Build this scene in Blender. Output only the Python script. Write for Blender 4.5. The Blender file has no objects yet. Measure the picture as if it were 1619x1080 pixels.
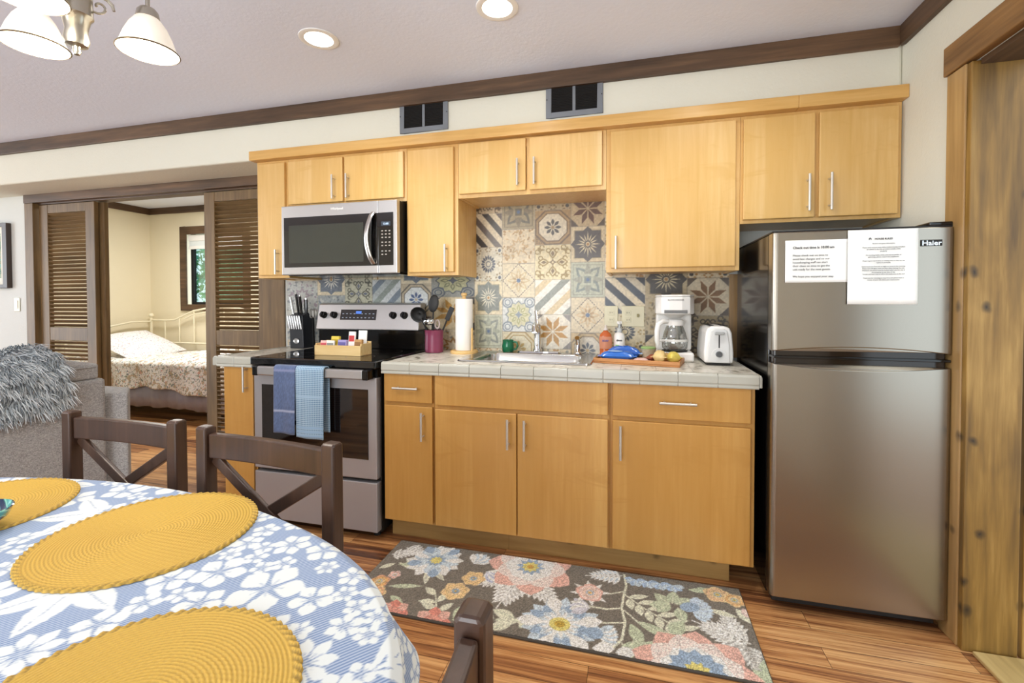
import bpy, bmesh, math, random
import numpy as np
from mathutils import Vector, Matrix
random.seed(7); np.random.seed(7)
SC = bpy.context.scene
COL = SC.collection
PI = math.pi

# ------------------------------------------------------------------ camera
def look_cam():
    yaw, pitch, roll = math.radians(14.8348), math.radians(1.144), math.radians(-0.092)
    F = Vector((-math.sin(yaw) * math.cos(pitch), math.cos(yaw) * math.cos(pitch), -math.sin(pitch)))
    R0 = Vector((math.cos(yaw), math.sin(yaw), 0)); U0 = R0.cross(F)
    R = R0 * math.cos(roll) + U0 * math.sin(roll); U = U0 * math.cos(roll) - R0 * math.sin(roll)
    cd = bpy.data.cameras.new('camera'); co = bpy.data.objects.new('camera', cd); COL.objects.link(co)
    co.matrix_world = Matrix(((R.x, U.x, -F.x, 0.1436), (R.y, U.y, -F.y, -2.715), (R.z, U.z, -F.z, 1.2282), (0, 0, 0, 1)))
    cd.sensor_fit = 'HORIZONTAL'; cd.sensor_width = 36; cd.lens = 728.5 / 1619 * 36
    cd.shift_y = -49.7 / 1619; cd.clip_start = 0.02; cd.clip_end = 200
    SC.camera = co
look_cam()

# ------------------------------------------------------------------ world, light, exposure
W = bpy.data.worlds.new('world'); SC.world = W; W.use_nodes = True
bg = W.node_tree.nodes['Background']; bg.inputs[0].default_value = (0.80, 0.92, 1.0, 1); bg.inputs[1].default_value = 2.6
SC.view_settings.view_transform = 'Standard'; SC.view_settings.look = 'None'
SC.view_settings.gamma = 1; SC.view_settings.use_curve_mapping = False
SC.view_settings.exposure = -0.2
SC.cycles.use_denoising = True
SC.cycles.max_bounces = 10; SC.cycles.diffuse_bounces = 6; SC.cycles.glossy_bounces = 4
SC.cycles.sample_clamp_indirect = 6
SC.cycles.caustics_reflective = False; SC.cycles.caustics_refractive = False

def lamp(name, kind, loc, power, color=(1, 1, 1), size=0.1, size_y=None, rot=(0, 0, 0), spot=None, spread=None):
    d = bpy.data.lights.new(name, kind); d.energy = power; d.color = color
    if kind == 'AREA':
        d.size = size
        if size_y: d.shape = 'RECTANGLE'; d.size_y = size_y
        if spread: d.spread = spread
    else:
        d.shadow_soft_size = size
    if kind == 'SPOT': d.spot_size = spot or 2.2; d.spot_blend = 0.9
    o = bpy.data.objects.new(name, d); o.location = loc; o.rotation_euler = rot; COL.objects.link(o)
    return o
# daylight coming in through the glazed door behind; the lights after it are added
lamp('daylight_patio_door', 'AREA', (-1.2, -4.72, 1.1), 110, (0.96, 0.98, 1), 2.4, 1.9, (PI / 2, 0, 0))
lamp('left_fill_light', 'AREA', (-7.9, -2.4, 1.35), 150, (0.93, 0.96, 1), 3.4, 1.9, (0, -PI / 2, 0))  # added area fill from the left, no window stands here
lamp('living_fill_light', 'POINT', (-4.9, -2.6, 2.25), 28, (1, 0.95, 0.88), 0.15)  # added unseen point light, brightens the sofa and louvered doors
lamp('bedroom_fill_light', 'AREA', (-4.4, 1.0, 2.38), 46, (1, 0.97, 0.92), 0.5, None, (0, 0, 0))  # added unseen area light under the ceiling, lifts the bedroom walls
lamp('jamb_patch_light', 'POINT', (1.9, -1.6, 3.0), 26, (1, 0.90, 0.68), 0.04)  # stands in for the sun: added light casting the diagonal patch on the jamb

# ------------------------------------------------------------------ node materials
def srgb(c):
    if isinstance(c, str):
        c = [int(c[i:i + 2], 16) / 255 for i in (0, 2, 4)]
    return tuple((x / 12.92 if x <= 0.04045 else ((x + 0.055) / 1.055) ** 2.4) for x in c[:3]) + (1,)
class NT:
    def __init__(s, name):
        s.m = bpy.data.materials.new(name); s.m.use_nodes = True; s.t = s.m.node_tree
        s.b = s.t.nodes['Principled BSDF']
    def n(s, kind, **kw):
        nd = s.t.nodes.new('ShaderNode' + kind)
        for k, v in kw.items():
            if k in nd.inputs: nd.inputs[k].default_value = v
            else: setattr(nd, k, v)
        return nd
    def l(s, a, b): s.t.links.new(a, b)
    def coord(s, scale=(1, 1, 1), out='Object', rot=(0, 0, 0)):
        tc = s.n('TexCoord'); mp = s.n('Mapping'); mp.inputs['Scale'].default_value = scale; mp.inputs['Rotation'].default_value = rot
        s.l(tc.outputs[out], mp.inputs['Vector']); return mp.outputs[0]
    def noise(s, vec, scale=5, detail=4, rough=0.5, dist=0):
        nd = s.n('TexNoise', Scale=scale, Detail=detail, Roughness=rough, Distortion=dist)
        s.l(vec, nd.inputs['Vector']); return nd.outputs['Fac']
    def ramp(s, fac, stops):
        r = s.n('ValToRGB'); el = r.color_ramp.elements
        while len(el) < len(stops): el.new(0.5)
        for e, (p, c) in zip(el, stops): e.position = p; e.color = srgb(c)
        s.l(fac, r.inputs[0]); return r.outputs[0]
    def mix(s, fac, a, b, mode='MIX'):
        m = s.n('Mix', data_type='RGBA', blend_type=mode)
        for v, i in ((fac, 0), (a, 6), (b, 7)):
            if hasattr(v, 'is_linked'): s.l(v, m.inputs[i])
            else: m.inputs[i].default_value = v
        return m.outputs[2]
    def math(s, op, a, b=0.0):
        m = s.n('Math', operation=op)
        for v, i in ((a, 0), (b, 1)):
            if hasattr(v, 'is_linked'): s.l(v, m.inputs[i])
            else: m.inputs[i].default_value = v
        return m.outputs[0]
    def bump(s, h, strength=0.2, dist=0.002):
        b = s.n('Bump', Strength=strength, Distance=dist); s.l(h, b.inputs['Height']); s.l(b.outputs[0], s.b.inputs['Normal'])
    def set(s, **kw):
        for k, v in kw.items():
            k = {'rough': 'Roughness', 'metal': 'Metallic', 'spec': 'Specular IOR Level', 'coat': 'Coat Weight', 'coat_rough': 'Coat Roughness', 'trans': 'Transmission Weight', 'alpha': 'Alpha', 'ior': 'IOR', 'sheen': 'Sheen Weight', 'sss': 'Subsurface Weight'}[k]
            s.b.inputs[k].default_value = v
        return s
    def color(s, c):
        if hasattr(c, 'is_linked'): s.l(c, s.b.inputs['Base Color'])
        else: s.b.inputs['Base Color'].default_value = srgb(c)
        return s
def plain(name, c, rough=0.5, metal=0.0, var=0.04, scale=18, bump=0.0, emit=None, emit_c=None, **kw):
    t = NT(name); c = srgb(c)
    f = t.noise(t.coord(), scale, 3)
    lo = tuple(x * (1 - var) for x in c[:3]) + (1,); hi = tuple(min(1, x * (1 + var)) for x in c[:3]) + (1,)
    t.color(t.mix(f, lo, hi)); t.set(rough=rough, metal=metal, **kw)
    if bump: t.bump(t.noise(t.coord(), scale * 6, 4), bump)
    if emit: t.b.inputs['Emission Color'].default_value = srgb(emit_c) if emit_c else c; t.b.inputs['Emission Strength'].default_value = emit
    return t.m
def wood(name, c1, c2, c3=None, axis='Z', rough=0.42, fine=40, coarse=5, knots=0.0, bump=0.05, coat=0.0, strips=0):
    t = NT(name); i = 'XYZ'.index(axis)
    sc = [1, 1, 1]; sc[i] = 0.06; v = t.coord(tuple(sc))
    sb = [1, 1, 1]; sb[i] = 0.22; vb = t.coord(tuple(sb))
    g = t.noise(v, fine, 5, 0.6, 0.3); b = t.noise(vb, coarse, 3, 0.5, 0.8)
    f = t.math('ADD', t.math('MULTIPLY', g, 0.5), t.math('MULTIPLY', b, 0.5))
    col = t.ramp(f, [(0.33, c1), (0.52, c2), (0.68, c3 or c2)])
    if strips:
        sx_ = t.n('SeparateXYZ'); t.l(t.coord(), sx_.inputs[0]); wn = t.n('TexWhiteNoise', noise_dimensions='1D')
        t.l(t.math('FLOOR', t.math('DIVIDE', t.math('ADD', sx_.outputs[0], 20.0), strips)), wn.inputs['W'])
        col = t.mix(t.math('MULTIPLY', wn.outputs['Value'], 0.75), col, srgb(c1))
        fig = t.noise(t.coord((1, 1, 2.6)), 3.2, 3, 0.55, 1.5); col = t.mix(t.ramp(fig, [(0.56, (0, 0, 0)), (0.66, (0.75,) * 3)]), col, srgb(c1))
    if knots:
        pl_ = t.n('SeparateXYZ'); t.l(t.coord(), pl_.inputs[0]); cb = t.n('CombineXYZ')
        oth = [pl_.outputs[k_] for k_ in range(3) if k_ != i]
        t.l(t.math('MULTIPLY', t.math('ADD', oth[0], oth[1]), 7.5), cb.inputs[0]); t.l(t.math('MULTIPLY', pl_.outputs[i], 5.5), cb.inputs[1])
        vo = t.n('TexVoronoi', voronoi_dimensions='2D', Scale=1.0); nv = t.n('TexNoise', Scale=7.0, Detail=3); t.l(t.coord(), nv.inputs['Vector'])
        t.l(t.mix(0.4, cb.outputs[0], nv.outputs['Color'], 'ADD'), vo.inputs['Vector'])
        sv = t.n('SeparateColor'); t.l(vo.outputs['Color'], sv.inputs[0]); few = t.math('GREATER_THAN', sv.outputs[0], 0.58)
        k = t.ramp(vo.outputs['Distance'], [(0.0, (1, 1, 1)), (0.07, (0.8,) * 3), (0.13, (0.25,) * 3), (0.26, (0, 0, 0))])
        dk = srgb(c1); dk = tuple(x * 0.28 for x in dk[:3]) + (1,)
        col = t.mix(t.math('MULTIPLY', t.math('MULTIPLY', k, few), knots), col, dk)
    t.color(col); t.set(rough=rough, coat=coat, coat_rough=0.2)
    if bump: t.bump(g, bump)
    return t.m
def attr_mat(name, rough=0.8, noise=0.0, bump=0.0, bscale=300, sheen=0.0, coat=0.0):
    t = NT(name); a = t.n('Attribute', attribute_name='Col'); c = a.outputs['Color']
    if noise:
        f = t.noise(t.coord(), bscale, 2)
        c = t.mix(t.math('MULTIPLY', f, 1.0), t.mix(1.0, c, (1 - noise,) * 3 + (1,), 'MULTIPLY'), c)
    t.color(c); t.set(rough=rough, sheen=sheen, coat=coat, coat_rough=0.15)
    if bump: t.bump(t.noise(t.coord(), bscale, 3), bump)
    return t.m
def stucco(name, c, bump=0.35, scale=70):
    t = NT(name); t.color(t.mix(t.noise(t.coord(), 3, 3), tuple(x * 0.96 for x in srgb(c)[:3]) + (1,), srgb(c)))
    t.set(rough=0.9); t.bump(t.noise(t.coord(), scale, 3, 0.55), bump, 0.004); return t.m
def steel(name, c, rough=0.26, axis='X', bump=0.04, streak=0.08, rvar=0.06, metal=1.0):
    t = NT(name); i = 'XYZ'.index(axis); sc = [250, 250, 250]; sc[i] = 3
    f = t.noise(t.coord(tuple(sc)), 1, 3)
    cc = srgb(c); t.color(t.mix(f, tuple(x * (1 - streak) for x in cc[:3]) + (1,), cc)); t.set(rough=rough, metal=metal)
    r = t.math('ADD', t.math('MULTIPLY', f, rvar * 2), rough - rvar); t.l(r, t.b.inputs['Roughness'])
    if bump: t.bump(f, bump, 0.0005)
    return t.m
def glass(name, tint=(1, 1, 1), rough=0.0, gloss=0.12):
    t = NT(name); tr = t.n('BsdfTransparent'); tr.inputs[0].default_value = tuple(tint) + (1,)
    gl = t.n('BsdfGlossy'); gl.inputs['Roughness'].default_value = rough
    lw = t.n('LayerWeight', Blend=0.35); mx = t.n('MixShader')
    t.l(t.math('ADD', t.math('MULTIPLY', lw.outputs['Fresnel'], 0.6), gloss * 0.3), mx.inputs[0])
    t.l(tr.outputs[0], mx.inputs[1]); t.l(gl.outputs[0], mx.inputs[2])
    t.l(mx.outputs[0], t.t.nodes['Material Output'].inputs[0]); return t.m

def floor_mat():
    t = NT('plank_floor'); br = t.n('TexBrick')
    br.offset = 0.37; br.inputs['Scale'].default_value = 1.0
    br.inputs['Brick Width'].default_value = 1.25; br.inputs['Row Height'].default_value = 0.098
    br.inputs['Mortar Size'].default_value = 0.0009; br.inputs['Mortar Smooth'].default_value = 0.2; br.inputs['Bias'].default_value = 0
    br.inputs['Color1'].default_value = (0, 0, 0, 1); br.inputs['Color2'].default_value = (1, 1, 1, 1); br.inputs['Mortar'].default_value = (0.5, 0.5, 0.5, 1)
    t.l(t.coord(), br.inputs['Vector'])
    tc = t.n('TexCoord'); cm = t.n('CombineXYZ'); sep = t.n('SeparateXYZ'); t.l(tc.outputs['Object'], sep.inputs[0])
    t.l(t.math('ADD', t.math('MULTIPLY', sep.outputs[0], 0.75), t.math('MULTIPLY', br.outputs['Color'], 9.0)), cm.inputs[0])
    t.l(t.math('MULTIPLY', sep.outputs[1], 17.0), cm.inputs[1])
    g = t.noise(cm.outputs[0], 1.6, 6, 0.62, 0.9)
    cm2 = t.n('CombineXYZ'); t.l(t.math('MULTIPLY', sep.outputs[0], 1.5), cm2.inputs[0]); t.l(t.math('MULTIPLY', sep.outputs[1], 120.0), cm2.inputs[1])
    g2 = t.noise(cm2.outputs[0], 1.2, 3)
    f = t.math('ADD', t.math('MULTIPLY', g, 0.75), t.math('MULTIPLY', g2, 0.25))
    f = t.math('ADD', f, t.math('MULTIPLY', t.math('SUBTRACT', br.outputs['Color'], 0.5), 0.16))
    c = t.ramp(f, [(0.34, '4d2f20'), (0.45, '8c5a37'), (0.54, 'b57f4e'), (0.66, 'dba971')])
    c = t.mix(br.outputs['Fac'], c, srgb('2c190f'))
    t.color(c); t.set(rough=0.3, spec=0.5); t.l(t.math('ADD', t.math('MULTIPLY', g2, 0.2), 0.2), t.b.inputs['Roughness'])
    t.bump(g2, 0.06, 0.001); return t.m

M = {}
M['floor'] = floor_mat()
M['wall'] = stucco('cream_wall', 'e0decf'); M['wall_left'] = stucco('pale_wall', 'd9dcd8'); M['ceil'] = stucco('ceiling_paint', 'e7ecfb', 0.25, 60)
M['bed_wall'] = stucco('bedroom_wall', 'ebe1c6', 0.2)
M['trim'] = wood('dark_trim_wood', '39281a', '5b4430', '77593e', 'X', 0.5)
M['trim_y'] = wood('dark_trim_wood_side', '39281a', '5b4430', '70543c', 'Y', 0.5)
M['louver'] = wood('brown_louver_wood', '503d24', '735a38', '886e48', 'Z', 0.5)
M['louver_x'] = wood('brown_slat_wood', '503d24', '735a38', '886e48', 'X', 0.5)
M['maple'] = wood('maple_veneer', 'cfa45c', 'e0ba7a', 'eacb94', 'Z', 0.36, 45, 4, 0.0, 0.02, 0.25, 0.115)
M['maple_x'] = wood('maple_crown_wood', 'c2924a', 'd6a962', 'e0b876', 'X', 0.36, 45, 4, 0.0, 0.02, 0.25)
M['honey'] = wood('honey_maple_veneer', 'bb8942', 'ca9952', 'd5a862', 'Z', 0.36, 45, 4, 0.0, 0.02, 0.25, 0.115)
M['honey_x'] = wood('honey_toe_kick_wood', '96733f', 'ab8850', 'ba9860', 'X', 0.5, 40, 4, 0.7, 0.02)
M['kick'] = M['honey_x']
M['pine'] = wood('knotty_pine', '7f6036', 'a58250', 'bd9a64', 'Z', 0.45, 30, 4, 0.9, 0.06, 0.2)
M['jamb'] = wood('aged_knotty_pine', '46300f', '86642a', 'b28d4c', 'Z', 0.5, 30, 7, 1.0, 0.06)
M['chairwood'] = wood('espresso_chair_wood', '2f1e17', '452f23', '573f31', 'Z', 0.36, 40, 5, 0, 0.02, 0.12)
M['steel'] = steel('brushed_steel', 'c9c8c8', 0.34, 'X', 0.0, 0.03, 0.03, 0.85)
M['steel_fridge'] = steel('fridge_steel', '9f988d', 0.27, 'X', 0.0, 0.0, 0.0)
M['steel_dark'] = steel('range_steel', 'b5b3b5', 0.38, 'X', 0.0, 0.02, 0.03, 0.55)
M['nickel'] = plain('satin_nickel', 'd0cbc2', 0.38, 0.75)
M['chrome'] = plain('chrome', 'dcdcdc', 0.08, 1.0)
M['black'] = plain('gloss_black', '0e0d0d', 0.12)
M['blackm'] = plain('matte_black', '1a1919', 0.55)
M['black_glass'] = plain('black_glass', '0a0909', 0.04, spec=0.9)
M['oven_glass'] = plain('oven_window_glass', '140d0a', 0.04, spec=0.9)
M['dark'] = plain('dark_void', '100e0d', 0.8)
M['white_pl'] = plain('white_plastic', 'f0efec', 0.3)
M['white_paper'] = plain('paper', 'f3f3ef', 0.85)
M['ink'] = plain('ink', '2a2a2c', 0.7)
M['ivory'] = plain('ivory_plate', 'd8d3b6', 0.4)
M['tile_edge'] = plain('glazed_tile_edge', 'b6b5aa', 0.22, 0, 0.06, 6)
M['gray_metal'] = plain('vent_gray_paint', '7c8188', 0.4, 0.2)
M['knife_steel'] = plain('knife_handle_steel', 'c8c8c8', 0.25, 1.0)
M['grout'] = plain('grout', 'b8b3a6', 0.8)
M['bamboo'] = wood('bamboo', 'd2a864', 'dfba7a', 'e8c88e', 'X', 0.5)
M['tray'] = wood('acacia_tray', '9c6534', 'b97f48', 'cf975c', 'X', 0.5)
M['teabox'] = wood('pale_pine_box', 'd6b272', 'e2c48a', 'ead09c', 'X', 0.5)
M['crock'] = plain('burgundy_stoneware', '7d3550', 0.25, 0, 0.25, 14)
M['green_gl'] = plain('green_glaze', '0f6a48', 0.12, 0, 0.2, 10)
M['white_metal'] = plain('cream_metal', 'eee6cc', 0.4)

# ------------------------------------------------------------------ mesh builder
OFF = {}
class MB:
    def __init__(s): s.v = []; s.f = []; s.mi = []; s.sm = []
    def add(s, vs, fs, mi=0, sm=False):
        o = len(s.v); s.v += [tuple(p) for p in vs]
        for f in fs: s.f.append([i + o for i in f]); s.mi.append(mi); s.sm.append(sm)
        return s
    def box(s, x0, x1, y0, y1, z0, z1, mi=0, M4=None):
        vs = [Vector((x, y, z)) for x in (x0, x1) for y in (y0, y1) for z in (z0, z1)]
        if M4 is not None: vs = [M4 @ p for p in vs]
        return s.add(vs, [(0, 1, 3, 2), (4, 6, 7, 5), (0, 4, 5, 1), (2, 3, 7, 6), (0, 2, 6, 4), (1, 5, 7, 3)], mi)
    def bar(s, p0, p1, w, t, up=(0, 0, 1), mi=0):
        p0, p1 = Vector(p0), Vector(p1); d = (p1 - p0); L = d.length; d.normalize()
        x = d.cross(Vector(up)).normalized(); z = x.cross(d)
        m = Matrix(((x.x, d.x, z.x, p0.x), (x.y, d.y, z.y, p0.y), (x.z, d.z, z.z, p0.z), (0, 0, 0, 1)))
        return s.box(-w / 2, w / 2, 0, L, -t / 2, t / 2, mi, m)
    def tube(s, pts, r, n=10, mi=0, caps=True, rs=None, flat=1.0):
        pts = [Vector(p) for p in pts]; rings = []; prev = None
        for i, p in enumerate(pts):
            a = pts[max(0, i - 1)]; b = pts[min(len(pts) - 1, i + 1)]; d = (b - a).normalized()
            if prev is None:
                u = d.cross(Vector((0, 0, 1)));
                if u.length < 1e-3: u = d.cross(Vector((0, 1, 0)))
            else: u = prev - d * prev.dot(d)
            u.normalize(); prev = u; w = d.cross(u); rr = rs[i] if rs else r
            rings.append([p + u * math.cos(2 * PI * k / n) * rr + w * math.sin(2 * PI * k / n) * rr * flat for k in range(n)])
        vs = [p for rg in rings for p in rg]; fs = []
        for i in range(len(pts) - 1):
            for k in range(n): fs.append((i * n + k, i * n + (k + 1) % n, (i + 1) * n + (k + 1) % n, (i + 1) * n + k))
        s.add(vs, fs, mi, True)
        if caps: s.add(rings[0], [tuple(range(n))[::-1]], mi); s.add(rings[-1], [tuple(range(n))], mi)
        return s
    def lathe(s, prof, c=(0, 0, 0), n=28, mi=0, axis='Z', a0=0, a1=2 * PI, sx=1, sy=1):
        c = Vector(c); full = abs(a1 - a0 - 2 * PI) < 1e-6; nn = n if full else n + 1; vs = []
        for r, h in prof:
            for k in range(nn):
                a = a0 + (a1 - a0) * k / n; p = (r * math.cos(a) * sx, r * math.sin(a) * sy, h)
                if axis == 'Y': p = (p[0], -p[2], p[1])
                if axis == 'X': p = (p[2], p[0], p[1])
                vs.append(c + Vector(p))
        fs = []
        for i in range(len(prof) - 1):
            for k in range(n if full else n):
                k2 = (k + 1) % nn; fs.append((i * nn + k, i * nn + k2, (i + 1) * nn + k2, (i + 1) * nn + k))
        return s.add(vs, fs, mi, True)
    def cyl(s, c, r, h, n=24, mi=0, axis='Z', r1=None):
        r1 = r if r1 is None else r1
        s.lathe([(r, 0), (r1, h)], c, n, mi, axis)
        s.lathe([(0.0001, 0), (r, 0)], c, n, mi, axis); s.lathe([(r1, h), (0.0001, h)], c, n, mi, axis)
        return s
    def prism(s, poly, d0, d1, plane='XZ', mi=0):
        n = len(poly)
        def P(a, b, d): return {'XZ': (a, d, b), 'XY': (a, b, d), 'YZ': (d, a, b)}[plane]
        vs = [P(a, b, d0) for a, b in poly] + [P(a, b, d1) for a, b in poly]
        return s.add(vs, [tuple(range(n))[::-1], tuple(range(n, 2 * n))] + [(i, (i + 1) % n, n + (i + 1) % n, n + i) for i in range(n)], mi)
    def ball(s, c, rx, ry, rz, n=16, mi=0):
        prof = [(max(1e-4, math.cos(a)), math.sin(a)) for a in np.linspace(-PI / 2, PI / 2, n // 2 + 1)]
        o = len(s.v); s.lathe(prof, (0, 0, 0), n, mi)
        for i in range(o, len(s.v)): x, y, z = s.v[i]; s.v[i] = (c[0] + x * rx, c[1] + y * ry, c[2] + z * rz)
        return s
    def build(s, name, mat, parent=None, world=True, bevel=0.0, seg=2, smooth=None, label=None, kind=None, subsurf=0):
        me = bpy.data.meshes.new(name); off = Vector((0, 0, 0))
        if parent is not None and world:
            q = parent
            while q.parent: q = q.parent
            off = Vector(OFF.get(q.name, (0, 0, 0)))
        me.from_pydata([(p[0] - off[0], p[1] - off[1], p[2] - off[2]) for p in s.v], [], s.f)
        for m in (mat if isinstance(mat, (list, tuple)) else [mat]): me.materials.append(m)
        me.polygons.foreach_set('material_index', s.mi)
        me.polygons.foreach_set('use_smooth', [bool(a) or bool(smooth) for a in s.sm])
        me.validate(); me.update()
        b = bmesh.new(); b.from_mesh(me); bmesh.ops.remove_doubles(b, verts=b.verts, dist=1e-5); bmesh.ops.recalc_face_normals(b, faces=b.faces); b.to_mesh(me); b.free()
        if any(s.sm): me.set_sharp_from_angle(angle=math.radians(42))
        o = bpy.data.objects.new(name, me); COL.objects.link(o)
        if parent is not None: o.parent = parent
        if bevel:
            md = o.modifiers.new('edge', 'BEVEL'); md.width = bevel; md.segments = seg; md.limit_method = 'ANGLE'; md.angle_limit = math.radians(40); md.harden_normals = False
        if subsurf:
            md = o.modifiers.new('sub', 'SUBSURF'); md.levels = subsurf; md.render_levels = subsurf
        if label: o['label'] = label
        if kind: o['kind'] = kind
        return o
def tag(o, label, cat, group=None, kind=None):
    o['label'] = label; o['category'] = cat
    if group: o['group'] = group
    if kind: o['kind'] = kind
    return o
def thing(name, label, cat, loc, rz=0, group=None, kind=None):
    o = bpy.data.objects.new(name, None); COL.objects.link(o); o.location = loc; o.rotation_euler = (0, 0, rz); o.empty_display_size = 0.05
    OFF[o.name] = tuple(loc); return tag(o, label, cat, group, kind)
def struct(name, mb, mat, label, cat, parent=None, bevel=0.0):
    o = mb.build(name, mat, parent, bevel=bevel)
    return tag(o, label, cat, kind='structure')
def bx(*a): return MB().box(*a)
def dup(root, loc, label, rz=None, group=None):
    r = root.copy(); COL.objects.link(r); r.location = loc; r['label'] = label; OFF[r.name] = tuple(loc)
    if rz is not None: r.rotation_euler = (0, 0, rz)
    if group: r['group'] = group
    for ch in list(root.children):
        c = ch.copy(); COL.objects.link(c); c.parent = r
        for g in ch.children: d = g.copy(); COL.objects.link(d); d.parent = c
    return r
def text(name, body, size, loc, mat, parent, rot=(PI / 2, 0, 0), align='LEFT', ext=0.0003, bold=0.0, spacing=1.0, sx=1.0):
    cu = bpy.data.curves.new(name, 'FONT'); cu.body = body; cu.size = size; cu.align_x = align; cu.extrude = ext; cu.offset = bold; cu.space_line = spacing; cu.resolution_u = 2
    tmp = bpy.data.objects.new(name + '_t', cu); COL.objects.link(tmp)
    dg = bpy.context.evaluated_depsgraph_get(); me = bpy.data.meshes.new_from_object(tmp.evaluated_get(dg))
    bpy.data.objects.remove(tmp); bpy.data.curves.remove(cu)
    me.materials.clear(); me.materials.append(mat); me.name = name
    q = parent
    while q.parent: q = q.parent
    mt = Matrix.Translation(Vector(loc) - Vector(OFF.get(q.name, (0, 0, 0)))) @ (Matrix.Rotation(rot[2], 4, 'Z') @ Matrix.Rotation(rot[1], 4, 'Y') @ Matrix.Rotation(rot[0], 4, 'X')) @ Matrix.Diagonal((sx, 1, 1, 1))
    me.transform(mt); o = bpy.data.objects.new(name, me); COL.objects.link(o); o.parent = parent; return o

# pattern painter: colours of a real printed / glazed / woven surface, laid on a mesh as one connected grid
class Canvas:
    def __init__(s, w, h, res, bgc, ss=2):
        s.w, s.h, s.ss = w, h, ss; s.nx, s.ny = int(round(w / res)), int(round(h / res))
        s.a = np.empty((s.ny * ss, s.nx * ss, 3), np.float32); s.a[:] = s.c(bgc); s.k = s.nx * ss / w; s.ky = s.ny * ss / h
        s.ox = s.oy = 0.0; s.S = 1.0; s.clip = None
    def c(s, c): return np.array([int(c[i:i + 2], 16) / 255 for i in (0, 2, 4)] if isinstance(c, str) else c, np.float32)
    def poly(s, pts, col):
        col = s.c(col); P = np.array([((s.ox + x * s.S) * s.k, (s.oy + y * s.S) * s.ky) for x, y in pts])
        x0, y0 = np.floor(P.min(0)).astype(int); x1, y1 = np.ceil(P.max(0)).astype(int) + 1
        H, Wd = s.a.shape[:2]; x0, y0, x1, y1 = max(0, x0), max(0, y0), min(Wd, x1), min(H, y1)
        if s.clip:
            cx0, cy0, cx1, cy1 = s.clip; x0, x1 = max(x0, int(cx0 * s.k)), min(x1, int(cx1 * s.k)); y0, y1 = max(y0, int(cy0 * s.ky)), min(y1, int(cy1 * s.ky))
        if x1 <= x0 or y1 <= y0: return
        X, Y = np.meshgrid(np.arange(x0, x1) + 0.5, np.arange(y0, y1) + 0.5); ins = np.zeros(X.shape, bool)
        n = len(P)
        for i in range(n):
            ax, ay = P[i]; bx_, by = P[(i + 1) % n]
            if ay == by: continue
            m = ((ay > Y) != (by > Y)) & (X < (bx_ - ax) * (Y - ay) / (by - ay) + ax); ins ^= m
        s.a[y0:y1, x0:x1][ins] = col
    def ell(s, x, y, rx, ry, col, rot=0, n=28):
        ca, sa = math.cos(rot), math.sin(rot)
        s.poly([(x + rx * math.cos(t) * ca - ry * math.sin(t) * sa, y + rx * math.cos(t) * sa + ry * math.sin(t) * ca) for t in np.linspace(0, 2 * PI, n, endpoint=False)], col)
    def petal(s, x, y, ang, r0, r1, w, col, tip=0.6, n=10):
        ca, sa = math.cos(ang), math.sin(ang); up = []; dn = []
        for i in range(n + 1):
            t = i / n; r = r0 + (r1 - r0) * t; h = w * (math.sin(PI * t ** tip)) / 2
            up.append((x + r * ca - h * sa, y + r * sa + h * ca)); dn.append((x + r * ca + h * sa, y + r * sa - h * ca))
        s.poly(up + dn[::-1], col)
    def diamond(s, x, y, ang, r0, r1, w, col):
        ca, sa = math.cos(ang), math.sin(ang); m = (r0 + r1) / 2
        s.poly([(x + r0 * ca, y + r0 * sa), (x + m * ca - w / 2 * sa, y + m * sa + w / 2 * ca), (x + r1 * ca, y + r1 * sa), (x + m * ca + w / 2 * sa, y + m * sa - w / 2 * ca)], col)
    def line(s, pts, w, col):
        for (x0, y0), (x1, y1) in zip(pts[:-1], pts[1:]):
            d = math.hypot(x1 - x0, y1 - y0) or 1e-6; nx, ny = -(y1 - y0) / d * w / 2, (x1 - x0) / d * w / 2; ex, ey = (x1 - x0) / d * w / 3, (y1 - y0) / d * w / 3
            s.poly([(x0 + nx - ex, y0 + ny - ey), (x1 + nx + ex, y1 + ny + ey), (x1 - nx + ex, y1 - ny + ey), (x0 - nx - ex, y0 - ny - ey)], col)
    def ring(s, x, y, r, w, col, n=28, a0=0, a1=2 * PI):
        s.line([(x + r * math.cos(t), y + r * math.sin(t)) for t in np.linspace(a0, a1, n)], w, col)
    def rect(s, x0, y0, x1, y1, col): s.poly([(x0, y0), (x1, y0), (x1, y1), (x0, y1)], col)
    def ngon(s, x, y, r, n, col, rot=0): s.poly([(x + r * math.cos(rot + 2 * PI * i / n), y + r * math.sin(rot + 2 * PI * i / n)) for i in range(n)], col)
    def star(s, x, y, r, ri, n, col, rot=0): s.poly([(x + (r if i % 2 == 0 else ri) * math.cos(rot + PI * i / n), y + (r if i % 2 == 0 else ri) * math.sin(rot + PI * i / n)) for i in range(2 * n)], col)
    def done(s):
        a = s.a.reshape(s.ny, s.ss, s.nx, s.ss, 3).mean((1, 3)); return a
def lin(a): return np.where(a <= 0.04045, a / 12.92, ((a + 0.055) / 1.055) ** 2.4)
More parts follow.
